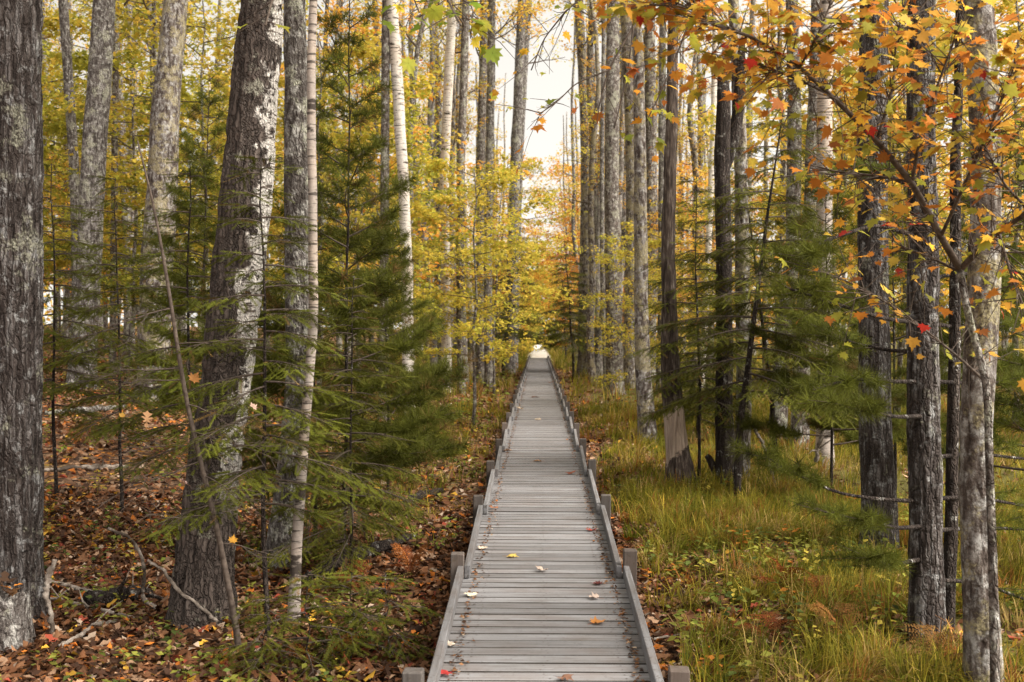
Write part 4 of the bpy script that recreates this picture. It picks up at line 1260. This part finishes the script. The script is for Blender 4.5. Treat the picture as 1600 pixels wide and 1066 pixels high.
def background_trees():
    rng = np.random.default_rng(55)
    zones = [(-40, 330, 30, 80, 26, 'slender trunk deep in the yellow wood on the far left', 'far trees on the left slope', CAN, .75),
             (330, 640, 34, 85, 20, 'slender trunk deep in the wood behind the young pine', 'far trees behind the young pine', CAN, .8),
             (640, 818, 38, 100, 34, 'thin far trunk against the pale sky left of the boardwalk', 'far trees left of the boardwalk', THIN, .65),
             (860, 1110, 42, 110, 66, 'thin far trunk against the pale sky right of the boardwalk', 'far trees right of the boardwalk', THIN, .65),
             (808, 900, 70, 140, 16, 'thin far trunk in the sky gap over the boardwalk', 'far trees over the path end', THIN, .8),
             (1110, 1640, 32, 85, 30, 'slender trunk deep in the golden wood on the far right', 'far trees on the right', [CAN[1], CAN[0], THIN[0]], .8)]
    for (a, b_, d0, d1, n, lb, grp, crowns, cs) in zones:
        for k in range(n):
            px = a + (b_ - a) * (k + rng.random()) / n
            d = rng.uniform(d0, d1)
            p = at(px, 533, d)
            if abs(p[0]) < (1.9 if d < 65 else 2.0):
                continue
            p[2] = gz(p[0], p[1])
            root = link('background_tree', None, loc=p, label=lb, cat='tree', group=grp, rot=(rng.normal(0, .02), rng.normal(0, .03), rng.uniform(0, 6.28)))
            s = rng.uniform(.7, 1.25)
            root.scale = (s, s, rng.uniform(.85, 1.15))
            fi = int(rng.integers(5)) if rng.random() > .08 else 5
            me, tx, ty, tz = FT[fi]
            BACK.append((px, ['far grey trunk', 'far brown trunk', 'far grey trunk', 'far lichened trunk', 'far brown trunk', 'far white birch'][fi], root))
            link('trunk', me, root)
            cz = rng.uniform(6.5, 11)
            cr = crowns[int(rng.integers(len(crowns)))]
            c = link('crown', cr[0], root, (np.interp(cz, tz, tx), np.interp(cz, tz, ty), cz), rot=(0, 0, rng.uniform(0, 6.28)), kind='stuff')
            c.scale = (cs / s, cs / s, cs)
            link('branch_framework', cr[1], c, kind='stuff')
    # leafy young trees further back
    z2 = [(-30, 340, 32, 70, 9, ['yellow', 'green', 'yellow'], 'leafy yellow young tree far back on the left slope', 'leafy far trees on the left'),
          (340, 650, 38, 80, 10, ['yellow', 'green', 'yellow'], 'leafy young tree far back behind the young pine', 'leafy far trees behind the young pine'),
          (650, 800, 48, 100, 3, ['yellow', 'orange'], 'low leafy tree far back left of the boardwalk', 'leafy far trees left of the boardwalk'),
          (890, 1110, 60, 105, 4, ['orange', 'yellow'], 'low leafy tree far back right of the boardwalk', 'leafy far trees right of the boardwalk'),
          (1110, 1630, 36, 80, 10, ['orange', 'yellow', 'yellow', 'green'], 'leafy golden young tree far back on the right', 'leafy far trees on the right')]
    for (a, b_, d0, d1, n, kinds, lb, grp) in z2:
        for k in range(n):
            px = a + (b_ - a) * (k + rng.random()) / n
            d = rng.uniform(d0, d1)
            s = rng.uniform(.9, 1.5) if a < 640 or a >= 1110 else rng.uniform(.6, .9)
            if abs(at(px, 533, d)[0]) < (3 if d < 65 else 8):
                continue
            kd = kinds[int(rng.integers(len(kinds)))]
            o = put_under(kd, int(rng.integers(2)), lb, px, d, s, rng.uniform(0, 6.28), grp)
            BACK.append((px, 'far leafy %s tree' % kd, o))
background_trees()
name_background()

def far_wood():
    """the closed mass of wood at the back, no single tree to be told apart"""
    rng = np.random.default_rng(66)
    b = MB()
    def band(n, px0, px1, d0, d1, hfun, size, cols, wts, pw=1.0):
        d = rng.uniform(d0, d1, n)
        px = rng.uniform(px0, px1, n)
        p = CAM + d[:, None] * (FWD + ((px - W / 2) / F)[:, None] * RGT)
        lump = n2(p[:, 0], p[:, 1], .13, 71)
        z = gz(p[:, 0], p[:, 1]) + hfun(px) * (.55 + .9 * lump) * rng.random(n) ** pw
        hole = vnoise(np.stack([p[:, 0] * .33, p[:, 1] * .33, z * .45], -1), 9)
        k = (hole > .42) & (np.abs(p[:, 0]) > np.where(p[:, 1] < 150, 8, 2.6))
        p[:, 2] = z
        p = p[k]
        m = len(p)
        cc = palette(rng, m, cols, wts, .25)
        s = size * rng.uniform(.6, 1.4, m)
        up = norm(np.stack([rng.normal(0, .6, m), rng.normal(0, .6, m), np.ones(m)], -1))
        b.scatter(KITE_V, KITE_F, p, basis(rdir(rng, m), up), s, cc)
    Y4 = [YEL, GLD, OLV, GRN]
    band(11000, -60, 640, 75, 115, lambda x: 14 + 0 * x, .42, Y4, [4, 3, 3, 1.5], 1.1)
    band(6000, 640, 842, 110, 150, lambda x: 7.5 + 0 * x, .40, [YEL, GLD, OLV, GRN], [3, 3, 2, 2], 1.6)
    band(6000, 842, 1110, 110, 150, lambda x: 7.5 + 0 * x, .40, [ORG, GLD, YEL, OLV, GRN], [1.5, 3, 3, 2, 1.5], 1.6)
    band(7000, 1100, 1660, 80, 120, lambda x: 9 + 0 * x, .42, [ORG, GLD, YEL, OLV], [1.5, 3, 4, 2], 1.2)
    band(12000, 640, 1110, 152, 172, lambda x: 10 + 0 * x, .45, [OLV, GRN, GLD, YEL], [3, 3, 2.5, 2], 1.2)
    o = link('far_wood', b.mesh('far_wood', M['leaf']), kind='stuff')
    o['label'] = 'far off mass of yellow and green autumn wood closing the view'
    o['category'] = 'woodland'
far_wood()
# the wood that closes the end of the boardwalk
def end_wall():
    rng = np.random.default_rng(67)
    b = MB()
    m = 15000
    x = rng.uniform(-14, 14, m)
    y = rng.uniform(152, 162, m)
    z = gz(x, y) + 10.5 * rng.random(m) ** 1.3
    up = norm(np.stack([rng.normal(0, .6, m), rng.normal(0, .6, m), np.ones(m)], -1))
    b.scatter(KITE_V, KITE_F, np.stack([x, y, z], -1), basis(rdir(rng, m), up), .6 * rng.uniform(.6, 1.3, m), palette(rng, m, [OLV, GRN, GLD, BRN], [3, 4, 1.5, 3]))
    o = link('far_thicket', b.mesh('far_thicket', M['leaf']), kind='stuff')
    o['label'] = 'brushy thicket closing the far end of the boardwalk'
    o['category'] = 'thicket'
end_wall()

# ---------------------------------------------------------------- the orange maple at the right and other near boughs
LEAFV = []
for k in range(6):
    rng = np.random.default_rng(400 + k)
    b = MB()
    v = cup(MAPLE_V, rng.uniform(-.35, .55), rng.uniform(.1, .8), rng.uniform(-.5, .5))
    v[:, :2] *= rng.uniform(.93, 1.07, (len(v), 1))
    rr = np.linalg.norm(v[:, :2] - np.array([0, .28]), axis=1)[:, None]
    c = np.array([1.12, 1.18, 1.0]) * (1 - rr * rng.uniform(.2, .9)) * np.ones((1, 3)) + rr * np.array([.75, .35, .3])
    c = c * rng.uniform(.8, 1.15, (len(v), 1))
    b.add(v, [MAPLE_F], c)
    st = np.array([(0, .28, 0), (0, 0, -.01), (rng.uniform(-.1, .1), -.35, .05), (rng.uniform(-.2, .2), -.7, .14)])
    b.tube(st, [.012, .011, .010, .010], 3, col=(.8, .35, .25))
    LEAFV.append(b.mesh('leaf', M['leaf']))

def bough(root, base, polys, twigs, nleaf, cols, wts, seed, size=.085, maxobj=300, leafname='leaf', mat=None, droop=.25, top=False):
    """polys: list of [(px,py,depth,width px)]; leaves sit on side twigs"""
    rng = np.random.default_rng(seed)
    anchors = []
    for keys in polys:
        keys = np.array(keys, float)
        pts = np.array([at(k[0], k[1], k[2]) - base for k in keys])
        n = len(keys) * 5
        t = np.linspace(0, len(keys) - 1, n)
        P = np.stack([np.interp(t, np.arange(len(keys)), pts[:, q]) for q in range(3)], -1)
        for _ in range(2):
            P[1:-1] = (P[:-2] + 2 * P[1:-1] + P[2:]) / 4
        r = np.interp(t, np.arange(len(keys)), keys[:, 3] * keys[:, 2] / F / 2)
        b = MB()
        b.tube(P, r, 7)
        dP = norm(np.gradient(P, axis=0))
        for j in range(int(twigs * (len(keys) - 1))):
            i = int(rng.uniform(.15, 1) * (n - 1))
            sv = rng.standard_normal(3) * np.array([1, 1, .7])
            nd = norm(dP[i] * .6 + norm(sv) * .8)
            L = rng.uniform(.10, .38)
            T = np.array([P[i], P[i] + nd * L * .5 + rng.normal(0, .01, 3), P[i] + nd * L + np.array([0, 0, -.03 * L])])
            b.tube(T, [.0032, .0022, .0012], 4, cap=False)
            anchors += [(T[1], nd), (T[2], nd), (T[2], nd)]
        link('branch', b.mesh('branch', mat or M['twig']), root)
        anchors.append((P[-1], dP[-1]))
    wz = np.array([a[0][2] for a in anchors])
    pr = np.exp((wz - wz.max()) * 1.15) if top else np.ones(len(wz))
    idx = rng.choice(len(anchors), nleaf, p=pr / pr.sum())
    far = MB()
    cc = palette(rng, nleaf, cols, wts, .15)
    for q, i in enumerate(idx):
        p, nd = anchors[i]
        dr = norm(nd * .5 + rng.standard_normal(3) * np.array([1, 1, .5]) + np.array([0, 0, -droop]))
        up = norm(np.array([rng.normal(0, .5), rng.normal(-.25, .5), 1]))
        R = basis(dr[None], up[None])[0]
        s = size * rng.uniform(.5, 1.25)
        pos = p + dr * s * .5 + rng.normal(0, .012, 3)
        from mathutils import Matrix
        if q >= maxobj:
            far.scatter(MAPLEC, MAPLE_F, pos[None], R[None], np.array([s]), cc[q][None])
            continue
        o = link(leafname, LEAFV[int(rng.integers(6))], root)
        mm = Matrix([[*(R[r_] * s), pos[r_]] for r_ in range(3)] + [[0, 0, 0, 1]])
        o.matrix_local = mm
        o.color = (*cc[q], 1)
    if far.n:
        link('leaf_mass', far.mesh('leaf_mass', M['leaf']), root, kind='stuff')
MAPLEC = cup(MAPLE_V, .15, .3, .1)

def orange_maple():
    d = 5.6
    base = at(1552, 1000, d)
    base[2] = gz(base[0], base[1])
    root = link('maple_sapling', None, loc=base, label='orange leaved young maple reaching in from the right in front of the trunks', cat='tree')
    limb(root, base, d, [(1556, 1120, 17), (1552, 900, 15), (1545, 700, 13), (1543, 600, 13), (1520, 520, 12), (1508, 470, 12), (1500, 420, 12)], bb_, 'trunk')
    polys = [[(1500, 420, d, 12), (1470, 370, 5.5, 11), (1425, 285, 5.4, 11), (1370, 220, 5.3, 9), (1310, 160, 5.2, 8), (1250, 105, 5.1, 6), (1180, 60, 5.0, 5), (1090, 30, 5.0, 3)],
             [(1502, 420, d, 11), (1530, 390, 5.5, 10), (1560, 362, 5.4, 9), (1610, 330, 5.2, 7), (1660, 290, 5.1, 5)],
             [(1310, 155, 5.2, 5), (1260, 130, 5.2, 4), (1200, 105, 5.2, 3), (1140, 90, 5.2, 2)],
             [(1425, 285, 5.4, 6), (1440, 200, 5.2, 5), (1470, 120, 5.0, 4), (1500, 40, 4.9, 3)],
             [(1370, 220, 5.3, 6), (1395, 140, 5.3, 5), (1400, 60, 5.3, 3), (1420, -20, 5.3, 3)],
             [(1470, 370, 5.5, 6), (1520, 260, 5.2, 5), (1560, 170, 5.0, 4), (1590, 90, 4.9, 3)],
             [(1425, 285, 5.4, 4), (1370, 275, 5.5, 4), (1320, 270, 5.6, 3), (1290, 265, 5.7, 2)],
             [(1610, 330, 5.2, 5), (1570, 290, 5.1, 4), (1545, 240, 5.1, 3), (1530, 215, 5.1, 2)],
             [(1500, 425, d, 5), (1450, 400, 5.7, 4), (1400, 385, 5.8, 3)],
             [(1543, 600, d, 5), (1500, 560, 5.8, 4), (1420, 495, 6.0, 3), (1350, 452, 6.2, 3), (1290, 425, 6.3, 2)],
             [(1560, 362, 5.4, 5), (1580, 430, 5.3, 4), (1600, 480, 5.2, 3)],
             [(1180, 60, 5.0, 4), (1130, 40, 5.0, 3), (1070, 10, 5.0, 3), (1020, -10, 5.0, 2)],
             [(1250, 105, 5.1, 4), (1280, 50, 5.0, 3), (1300, 0, 5.0, 3)]]
    bough(root, base, polys, 15, 1800, [(.52, .22, .035), (.58, .33, .05), (.55, .42, .07), (.30, .30, .045), RED, (0.32, 0.13, 0.035)], [3.5, 4, 3.4, 3.4, .35, 1.0], 410, .064, top=True)
orange_maple()

def near_boughs():
    # a bough of the slender birch sapling reaching over towards the boardwalk
    root, base, d, pts = SAP
    polys = [[(487, -260, d, 8), (560, -200, 7.5, 6), (640, -90, 6.8, 5), (690, -20, 6.3, 4), (720, 40, 6.0, 3)], [(640, -90, 6.8, 4), (640, -20, 6.6, 3), (655, 20, 6.5, 2)], [(690, -20, 6.3, 3), (740, 10, 6.2, 2), (735, 60, 6.1, 2)],
             [(487, -60, d, 6), (450, -40, 7.0, 5), (425, 0, 6.7, 4), (415, 40, 6.5, 3)]]
    bough(root, base, polys, 3, 46, [(0.16, 0.22, 0.035), (0.30, 0.32, 0.05), (0.50, 0.40, 0.05)], [4, 3, 1.5], 420, .10)
near_boughs()

def centre_bough():
    # a long bough of the stout trunk hanging into the sky gap
    root, base, d, pts = STOUT
    polys = [[(1366, -420, d, 13), (1320, -390, 9.4, 11), (1240, -300, 8.0, 9), (1130, -160, 7.5, 7), (1050, -40, 7.4, 5), (990, 40, 7.3, 4), (950, 110, 7.3, 3), (935, 170, 7.3, 2)],
             [(1050, -40, 7.4, 4), (960, -30, 7.5, 3), (890, 10, 7.5, 3), (850, 60, 7.6, 2), (830, 110, 7.6, 2)],
             [(1130, -160, 7.5, 5), (1090, 0, 7.4, 4), (1060, 80, 7.4, 3), (1030, 150, 7.4, 2), (1010, 190, 7.4, 2)],
             [(950, 110, 7.3, 3), (900, 130, 7.3, 2), (870, 160, 7.3, 2), (840, 180, 7.3, 1.5)],
             [(990, 40, 7.3, 3), (980, 120, 7.3, 2), (960, 200, 7.3, 2)]]
    bough(root, base, polys, 4.5, 105, [(.45, .2, .03), OLV, GRN, GLD, (0.28, 0.10, 0.03)], [3, 3.5, 2, 2, 1.5], 430, .072)
centre_bough()

# ---------------------------------------------------------------- dead wood on the ground
def stick(label, keys, name='fallen_branch', cat='branch', mat=None, group=None, side=0, lift=None, d=None):
    """keys (px,py,width px[,height above the ground]); each point lies on the ground below its pixel"""
    P, r = [], []
    for k in keys:
        dd = d or ground_hit(k[0], k[1])
        p = at(k[0], k[1], dd)
        P.append(p)
        r.append(k[2] * dd / F / 2)
    P = np.array(P)
    r = np.array(r)
    base = P[0].copy()
    rng = np.random.default_rng(int(keys[0][0] * 7 + keys[0][1]))
    n = len(P) * 6
    t = np.linspace(0, len(P) - 1, n)
    Q = np.stack([np.interp(t, np.arange(len(P)), P[:, q]) for q in range(3)], -1) - base
    for _ in range(2):
        Q[1:-1] = (Q[:-2] + 2 * Q[1:-1] + Q[2:]) / 4
    R = np.interp(t, np.arange(len(P)), r)
    Q += rng.normal(0, 1, Q.shape) * (R * .25)[:, None]
    if d is None:
        Q[:, 2] += R * .9 + .035
    R = R * (1 + .15 * rng.standard_normal(n))
    b = MB()
    b.tube(Q, R, 9)
    for j in range(side):
        i = int(rng.uniform(.2, .95) * (n - 1))
        tn = norm(np.gradient(Q, axis=0))[i]
        nd = norm(tn * .5 + norm(rng.standard_normal(3) * np.array([1, 1, .8]) + np.array([0, 0, .6])) * .8)
        L = rng.uniform(.1, .4)
        b.tube(np.array([Q[i], Q[i] + nd * L * .5, Q[i] + nd * L + rng.normal(0, .03, 3)]), [R[i] * .5, R[i] * .35, .001], 5, cap=False)
    o = link(name, b.mesh(name, mat or M['dead_wood']), loc=base, label=label, cat=cat, group=group)
    return o
g = 'fallen branches near the biggest trunk'
stick('pale upright dead stick standing beside the edge trunk', [(83, 1006, 8), (80, 960, 8), (72, 930, 8), (76, 900, 10), (86, 874, 7)], 'dead_stick', 'stick', d=7.5)
stick('curved pale branch arching over the leaves left of the biggest trunk', [(290, 972, 8), (262, 962, 9), (235, 945, 8), (222, 935, 7), (226, 895, 5), (222, 870, 5), (205, 840, 5), (168, 826, 4)], d=8.3, group=g)
stick('thin pale branch leaning on the foot of the biggest trunk', [(340, 972, 5), (315, 950, 6), (275, 920, 6), (255, 890, 5), (230, 876, 5)], d=7.75, group=g)
stick('forked branch lying from the edge trunk towards the biggest trunk', [(80, 918, 7), (120, 930, 7), (150, 940, 7), (200, 945, 6), (225, 942, 4)], group=g, side=4)
stick('long low branch lying behind the pale upright stick', [(38, 945, 6), (90, 946, 6), (130, 958, 7), (180, 968, 6), (210, 975, 3)], group=g, side=4)
stick('broken twig lying in front of the curved pale branch', [(92, 1022, 7), (120, 1008, 7), (150, 985, 7), (185, 982, 5)], group=g, side=2)
stick('dark rotting log lying behind the curved pale branch', [(130, 952, 22), (180, 950, 24), (235, 938, 18)], 'fallen_log', 'log', M['bark_dark'], side=2)
stick('mossy broken log lying in the leaves behind the slender birch sapling', [(470, 922, 16), (520, 900, 20), (560, 884, 22), (600, 866, 16), (650, 846, 10)], 'fallen_log', 'log', M['bark_dark'], side=4)
stick('grey rotten log in the leaves left of the boardwalk', [(628, 800, 10), (660, 784, 14), (690, 774, 8)], 'fallen_log', 'log', M['bark_dark'], side=3)
stick('straight pole lying on the slope right of the edge trunk', [(62, 742, 6), (150, 738, 8), (200, 736, 6)], side=1)
stick('weathered log lying far up the left slope', [(70, 652, 8), (140, 648, 10), (195, 640, 6)], 'fallen_log', 'log', M['bark_grey'])
stick('bleached dead branch with twigs in the grass at the foot of the whitish trunk', [(1275, 722, 6), (1280, 690, 6), (1290, 660, 5), (1310, 640, 3)], side=7, d=15.5)
stick('bent dark branch in the grass right of the leaning hemlock', [(1178, 668, 5), (1190, 690, 5), (1200, 715, 5), (1212, 760, 4)], d=14.5)
stick('thin branch lying on the deck leaves edge right of the boardwalk', [(1010, 1010, 5), (1060, 1003, 4), (1110, 985, 3)], side=1)

# stump by the edge trunk
def stump():
    d = 7.3
    base = at(12, 1012, d)
    base[2] = gz(base[0], base[1])
    rng = np.random.default_rng(90)
    seg, zs = 40, np.linspace(-.2, .40, 26)
    th = np.arange(seg) * 2 * pi / seg
    top = .30 + .10 * vnoise(np.stack([np.cos(th) * 3, np.sin(th) * 3, th * 0], -1) + 4, 3)
    v = []
    for z in zs:
        zz = np.minimum(z, top)
        R = .125 * (1 + .35 * np.exp(-max(z, 0) / .12)) * (1 + .22 * (vnoise(np.stack([np.cos(th) * 5, np.sin(th) * 5, zz * 2], -1), 7) - .5))
        v.append(np.stack([np.cos(th) * R, np.sin(th) * R, zz], -1))
    v.append(np.stack([np.cos(th) * .05, np.sin(th) * .05, np.full(seg, .24)], -1))
    b = MB()
    b.add(np.concatenate(v), tube_faces(len(zs) + 1, seg, True))
    root = link('tree_stump', None, loc=base, label='small broken rotten stump in front of the edge trunk at bottom left', cat='stump')
    link('trunk', b.mesh('trunk', M['bark_grey']), root)
    rb = np.random.default_rng(91)
    bl = MB()
    m = 14
    pos = np.stack([rb.normal(0, .07, m), rb.normal(-.03, .07, m), rb.uniform(.33, .42, m)], -1)
    bl.scatter(STAR_V, STAR_F, pos, basis(rdir(rb, m), norm(np.stack([rb.normal(0, .4, m), rb.normal(0, .4, m), np.ones(m)], -1))), rb.uniform(.05, .09, m), palette(rb, m, LIT, LITW))
    link('leaf_cap', bl.mesh('leaf_cap', M['dead_leaf']), root, kind='stuff')
stump()

# leaning dead sapling with bare twiggy boughs in front of the biggest trunk
def dead_sapling():
    d = 7.3
    base = at(374, 1020, d)
    base[2] = gz(base[0], base[1])
    root = link('dead_sapling', None, loc=base, label='thin dead sapling leaning left across the biggest trunk with bare twigs', cat='sapling')
    keys = [(376, 1060, 12), (372, 1000, 11), (358, 920, 10), (340, 830, 9), (318, 740, 8), (294, 640, 7), (280, 560, 7), (268, 480, 6), (255, 400, 5), (240, 320, 4), (215, 220, 2.5)]
    o, P = limb(root, base, d, keys, M['twig'], 'trunk')
    rng = np.random.default_rng(95)
    for (i0, i1, sgn) in ((.28, .3, 1), (.34, .36, -1), (.4, .42, 1), (.44, .46, -1), (.5, .52, 1), (.55, .57, -1), (.62, .64, 1), (.7, .72, -1), (.47, .48, 1), (.37, .38, 1), (.58, .6, -1), (.42, .43, -1)):
        i = int(i0 * len(P))
        tubes, an = [], []
        grow(rng, P[i], (sgn * rng.uniform(.6, 1), rng.uniform(-.6, .2), rng.uniform(-.25, .15)), rng.uniform(.3, .55), .005, 2, tubes, an, 5, -.05, .12, .7, .5, .55)
        b = MB()
        for p, r in tubes:
            b.tube(p, np.maximum(r, .0012), 4, cap=False)
        link('bough', b.mesh('bough', M['twig']), root)
dead_sapling()

# ---------------------------------------------------------------- ferns
def ferns():
    rng = np.random.default_rng(130)
    fm = []
    for k in range(3):
        b = MB()
        n = 16
        t = np.linspace(0, 1, n)
        P = np.stack([t * 0, t * .85, .55 * np.sin(t * 1.7) * (1 - .25 * t)], -1) * .55
        b.tube(P, np.linspace(.004, .001, n), 4, cap=False, col=(.6, .5, .4))
        for i in range(2, n):
            L = .20 * math.sin(pi * min(1, .15 + .95 * (1 - i / n))) * rng.uniform(.8, 1.2)
            for s in (-1, 1):
                d0 = norm(np.array([s * 1.0, .45, -.2 + rng.normal(0, .1)]))
                m = 6
                q = np.arange(m) / m
                pos = P[i] + d0 * (q * L)[:, None]
                for s2 in (-1, 1):
                    dd = norm(np.tile(d0 * .5 + np.array([0, s2 * .8, 0]), (m, 1)) + rng.normal(0, .15, (m, 3)))
                    b.scatter(KITE_V, KITE_F, pos, basis(dd, np.tile([0, -.2, 1.0], (m, 1))), L * .17 * (1 - .6 * q) + .004, np.ones((m, 3)) * rng.uniform(.7, 1.3, (m, 1)))
        fm.append(b.mesh('frond', M['dead_leaf']))
    spots = [(1232, 935, (.30, .085, .02), 'rusty red fern in the grass below the leaning hemlock'), (1400, 945, (.28, .08, .02), 'rusty red fern at the left foot of the near pine trunk'), (1212, 1010, (.27, .075, .02), 'rusty fern in the leaves right of the boardwalk, lowest of the group'), (1320, 1020, (.24, .10, .025), 'brown fern near the bottom edge right of the boardwalk'),
             (1460, 1050, (.22, .11, .03), 'dull brown fern at the bottom between the two nearest right hand trunks'), (640, 905, (.30, .09, .02), 'orange brown fern by the mossy broken log'), (560, 935, (.26, .08, .025), 'orange brown fern in front of the mossy broken log'), (500, 1050, (.30, .11, .02), 'orange fern at the bottom edge beside hemlock seedlings'),
             (118, 700, (.26, .10, .035), 'dried brown bracken on the slope right of the edge trunk'), (150, 690, (.28, .11, .04), 'dried tan bracken on the slope below the pale leaning trunk'), (1290, 960, (.27, .09, .02), 'rusty fern between the other red ferns in the grass')]
    for i, (px, py, c, lb) in enumerate(spots):
        d = ground_hit(px, py)
        p = at(px, py, d)
        p[2] = gz(p[0], p[1])
        root = link('bracken_fern', None, loc=p, label=lb, cat='fern', group='withered ferns')
        for k in range(int(rng.integers(4, 6))):
            o = link('frond', fm[int(rng.integers(3))], root, rot=(rng.uniform(0, .75), 0, rng.uniform(0, 6.28)))
            s = rng.uniform(.38, .65)
            o.scale = (s, s, s)
            o.color = (*(np.array(c) * rng.uniform(.35, .85)), 1)
ferns()

# ---------------------------------------------------------------- single leaves
DRYV = []
for k in range(5):
    rng = np.random.default_rng(450 + k)
    b = MB()
    v = cup(MAPLE_V, rng.uniform(.15, .55), rng.uniform(-.35, .35), rng.uniform(-.5, .5))
    v[:, 2] += .06 * rng.standard_normal(len(v))
    v[:, 2] -= v[:, 2].min() - .02
    b.add(v, [MAPLE_F], np.ones((len(v), 3)) * rng.uniform(.7, 1.2, (len(v), 1)))
    b.tube(np.array([(0, .1, .1), (0, -.15, .06), (.08, -.5, .05)]), [.012, .011, .010], 4, col=(.7, .5, .4))
    DRYV.append(b.mesh('leaf', M['dead_leaf']))
b = MB()
v = cup(OAK_V, .3, .3, .1)
b.add(v, [OAK_F])
b.tube(np.array([(0, .4, .03), (0, 0, 0), (.02, -.12, 0)]), [.012, .012, .01], 4, col=(.6, .5, .4))
OAKM = b.mesh('leaf', M['dead_leaf'])

deck_leaves = [(927, 976, .10, (.50, .23, .06), 'large tan maple leaf on the near deck, right of centre'), (876, 1061, .085, (.20, .10, .07), 'brown leaf at the bottom edge of the deck'), (702, 1054, .075, (.42, .06, .04), 'red leaf by the near left rail'), (709, 1011, .075, (.55, .47, .38), 'pale curled leaf by the left rail above the red one'),
               (736, 933, .085, (.60, .52, .40), 'pale cream leaf by the left rail in the second bay'), (794, 871, .09, (.62, .45, .12), 'yellow leaf left of centre on the deck'), (851, 893, .09, (.50, .40, .33), 'pale buff leaf in the middle of the deck'), (940, 914, .08, (.12, .035, .03), 'dark maroon curled leaf near the right rail'), (934, 937, .08, (.45, .35, .31), 'faint grey leaf close below the dark maroon one'),
               (752, 859, .08, (.52, .44, .36), 'pale leaf beside the second left post'), (773, 795, .11, (.34, .14, .07), 'rust brown leaf by the left rail ahead of the third post'), (925, 829, .09, (.40, .10, .06), 'small red leaf by the right rail'), (890, 742, .12, (.22, .07, .04), 'brown leaf on the right side of the middle deck'), (845, 722, .12, (.35, .18, .09), 'tan leaf at the centre of the middle deck'),
               (832, 622, .2, (.10, .05, .04), 'dark leaf far along the deck, left of its centre'), (842, 657, .14, (.55, .45, .33), 'pale leaf far along the centre of the deck'), (789, 706, .14, (.40, .22, .12), 'tan leaf at the left rail in the middle distance'), (815, 640, .16, (.5, .4, .3), 'pale far leaf near the left rail'), (859, 599, .22, (.15, .08, .06), 'dark speck of a leaf far along the right of the deck')]
def deck_leaf(px, py, s, c, lb, i):
    d = (CAM[2] - DECK) / -((FWD + (px - W / 2) / F * RGT + (H / 2 - py) / F * UPV)[2])
    p = at(px, py, d)
    rng = np.random.default_rng(500 + i)
    o = link('fallen_leaf', DRYV[int(rng.integers(5))], loc=(p[0], p[1], DECK + .004), label=lb, cat='leaf', group='fallen leaves on the deck', rot=(0, 0, rng.uniform(0, 6.28)))
    o.scale = (s, s, s)
    o.color = (*c, 1)
for i, a in enumerate(deck_leaves):
    deck_leaf(*a, i)
# little leaves gathered along both rails
def rail_debris():
    rng = np.random.default_rng(140)
    n = 3600
    y = 4.5 + 40 * rng.random(n) ** 1.6
    s = np.where(rng.random(n) < .5, -1, 1)
    x = s * (.487 - np.abs(rng.normal(0, .02, n)) * (.4 + 1.6 * n2(y, s, 1.3, 61)) - .006)
    b = MB()
    up = norm(np.stack([rng.normal(0, .4, n), rng.normal(0, .4, n), np.ones(n)], -1))
    b.scatter(KITE_V, KITE_F, np.stack([x, y, DECK + rng.uniform(.004, .014, n)], -1), basis(rdir(rng, n, .1), up), rng.uniform(.008, .034, n), palette(rng, n, LIT[:6], [5, 5, 4, 1, .5, .25]))
    o = link('leaf_crumbs', b.mesh('leaf_crumbs', M['dead_leaf']), kind='stuff')
    o['label'] = 'crumbled leaf bits and needles gathered along the deck rails'
    o['category'] = 'debris'
rail_debris()
# leaves caught on the dead twigs
for (px, py, d, s, c, lb, me, rot) in ((228, 668, 6.9, .115, (.23, .125, .065), 'big tan oak leaf caught on twigs left of the biggest trunk', OAKM, (1.2, .2, .5)), (300, 596, 7.2, .075, (.20, .085, .025), 'orange brown leaf hanging on the leaning dead sapling', DRYV[0], (1.1, .6, .2)), (396, 640, 7.1, .06, (.40, .28, .22), 'pinkish leaf caught in front of the white papery bark', DRYV[1], (.7, .3, 1.0)), (290, 757, 7.2, .065, (.40, .27, .25), 'pink curled leaf on twigs in front of the biggest trunk', DRYV[2], (.5, .2, 1.9)), (190, 652, 7.0, .04, (.28, .17, .03), 'small yellow leaf beside the caught oak leaf', DRYV[3], (1.0, .2, .4)), (363, 848, 7.2, .055, (.38, .18, .03), 'golden leaf on the foot of the leaning dead sapling', DRYV[4], (1.2, .2, .2))):
    p = at(px, py, d)
    o = link('caught_leaf', me, loc=p, label=lb, cat='leaf', group='leaves caught on twigs', rot=rot)
    o.scale = (s, s, s)
    o.color = (*c, 1)
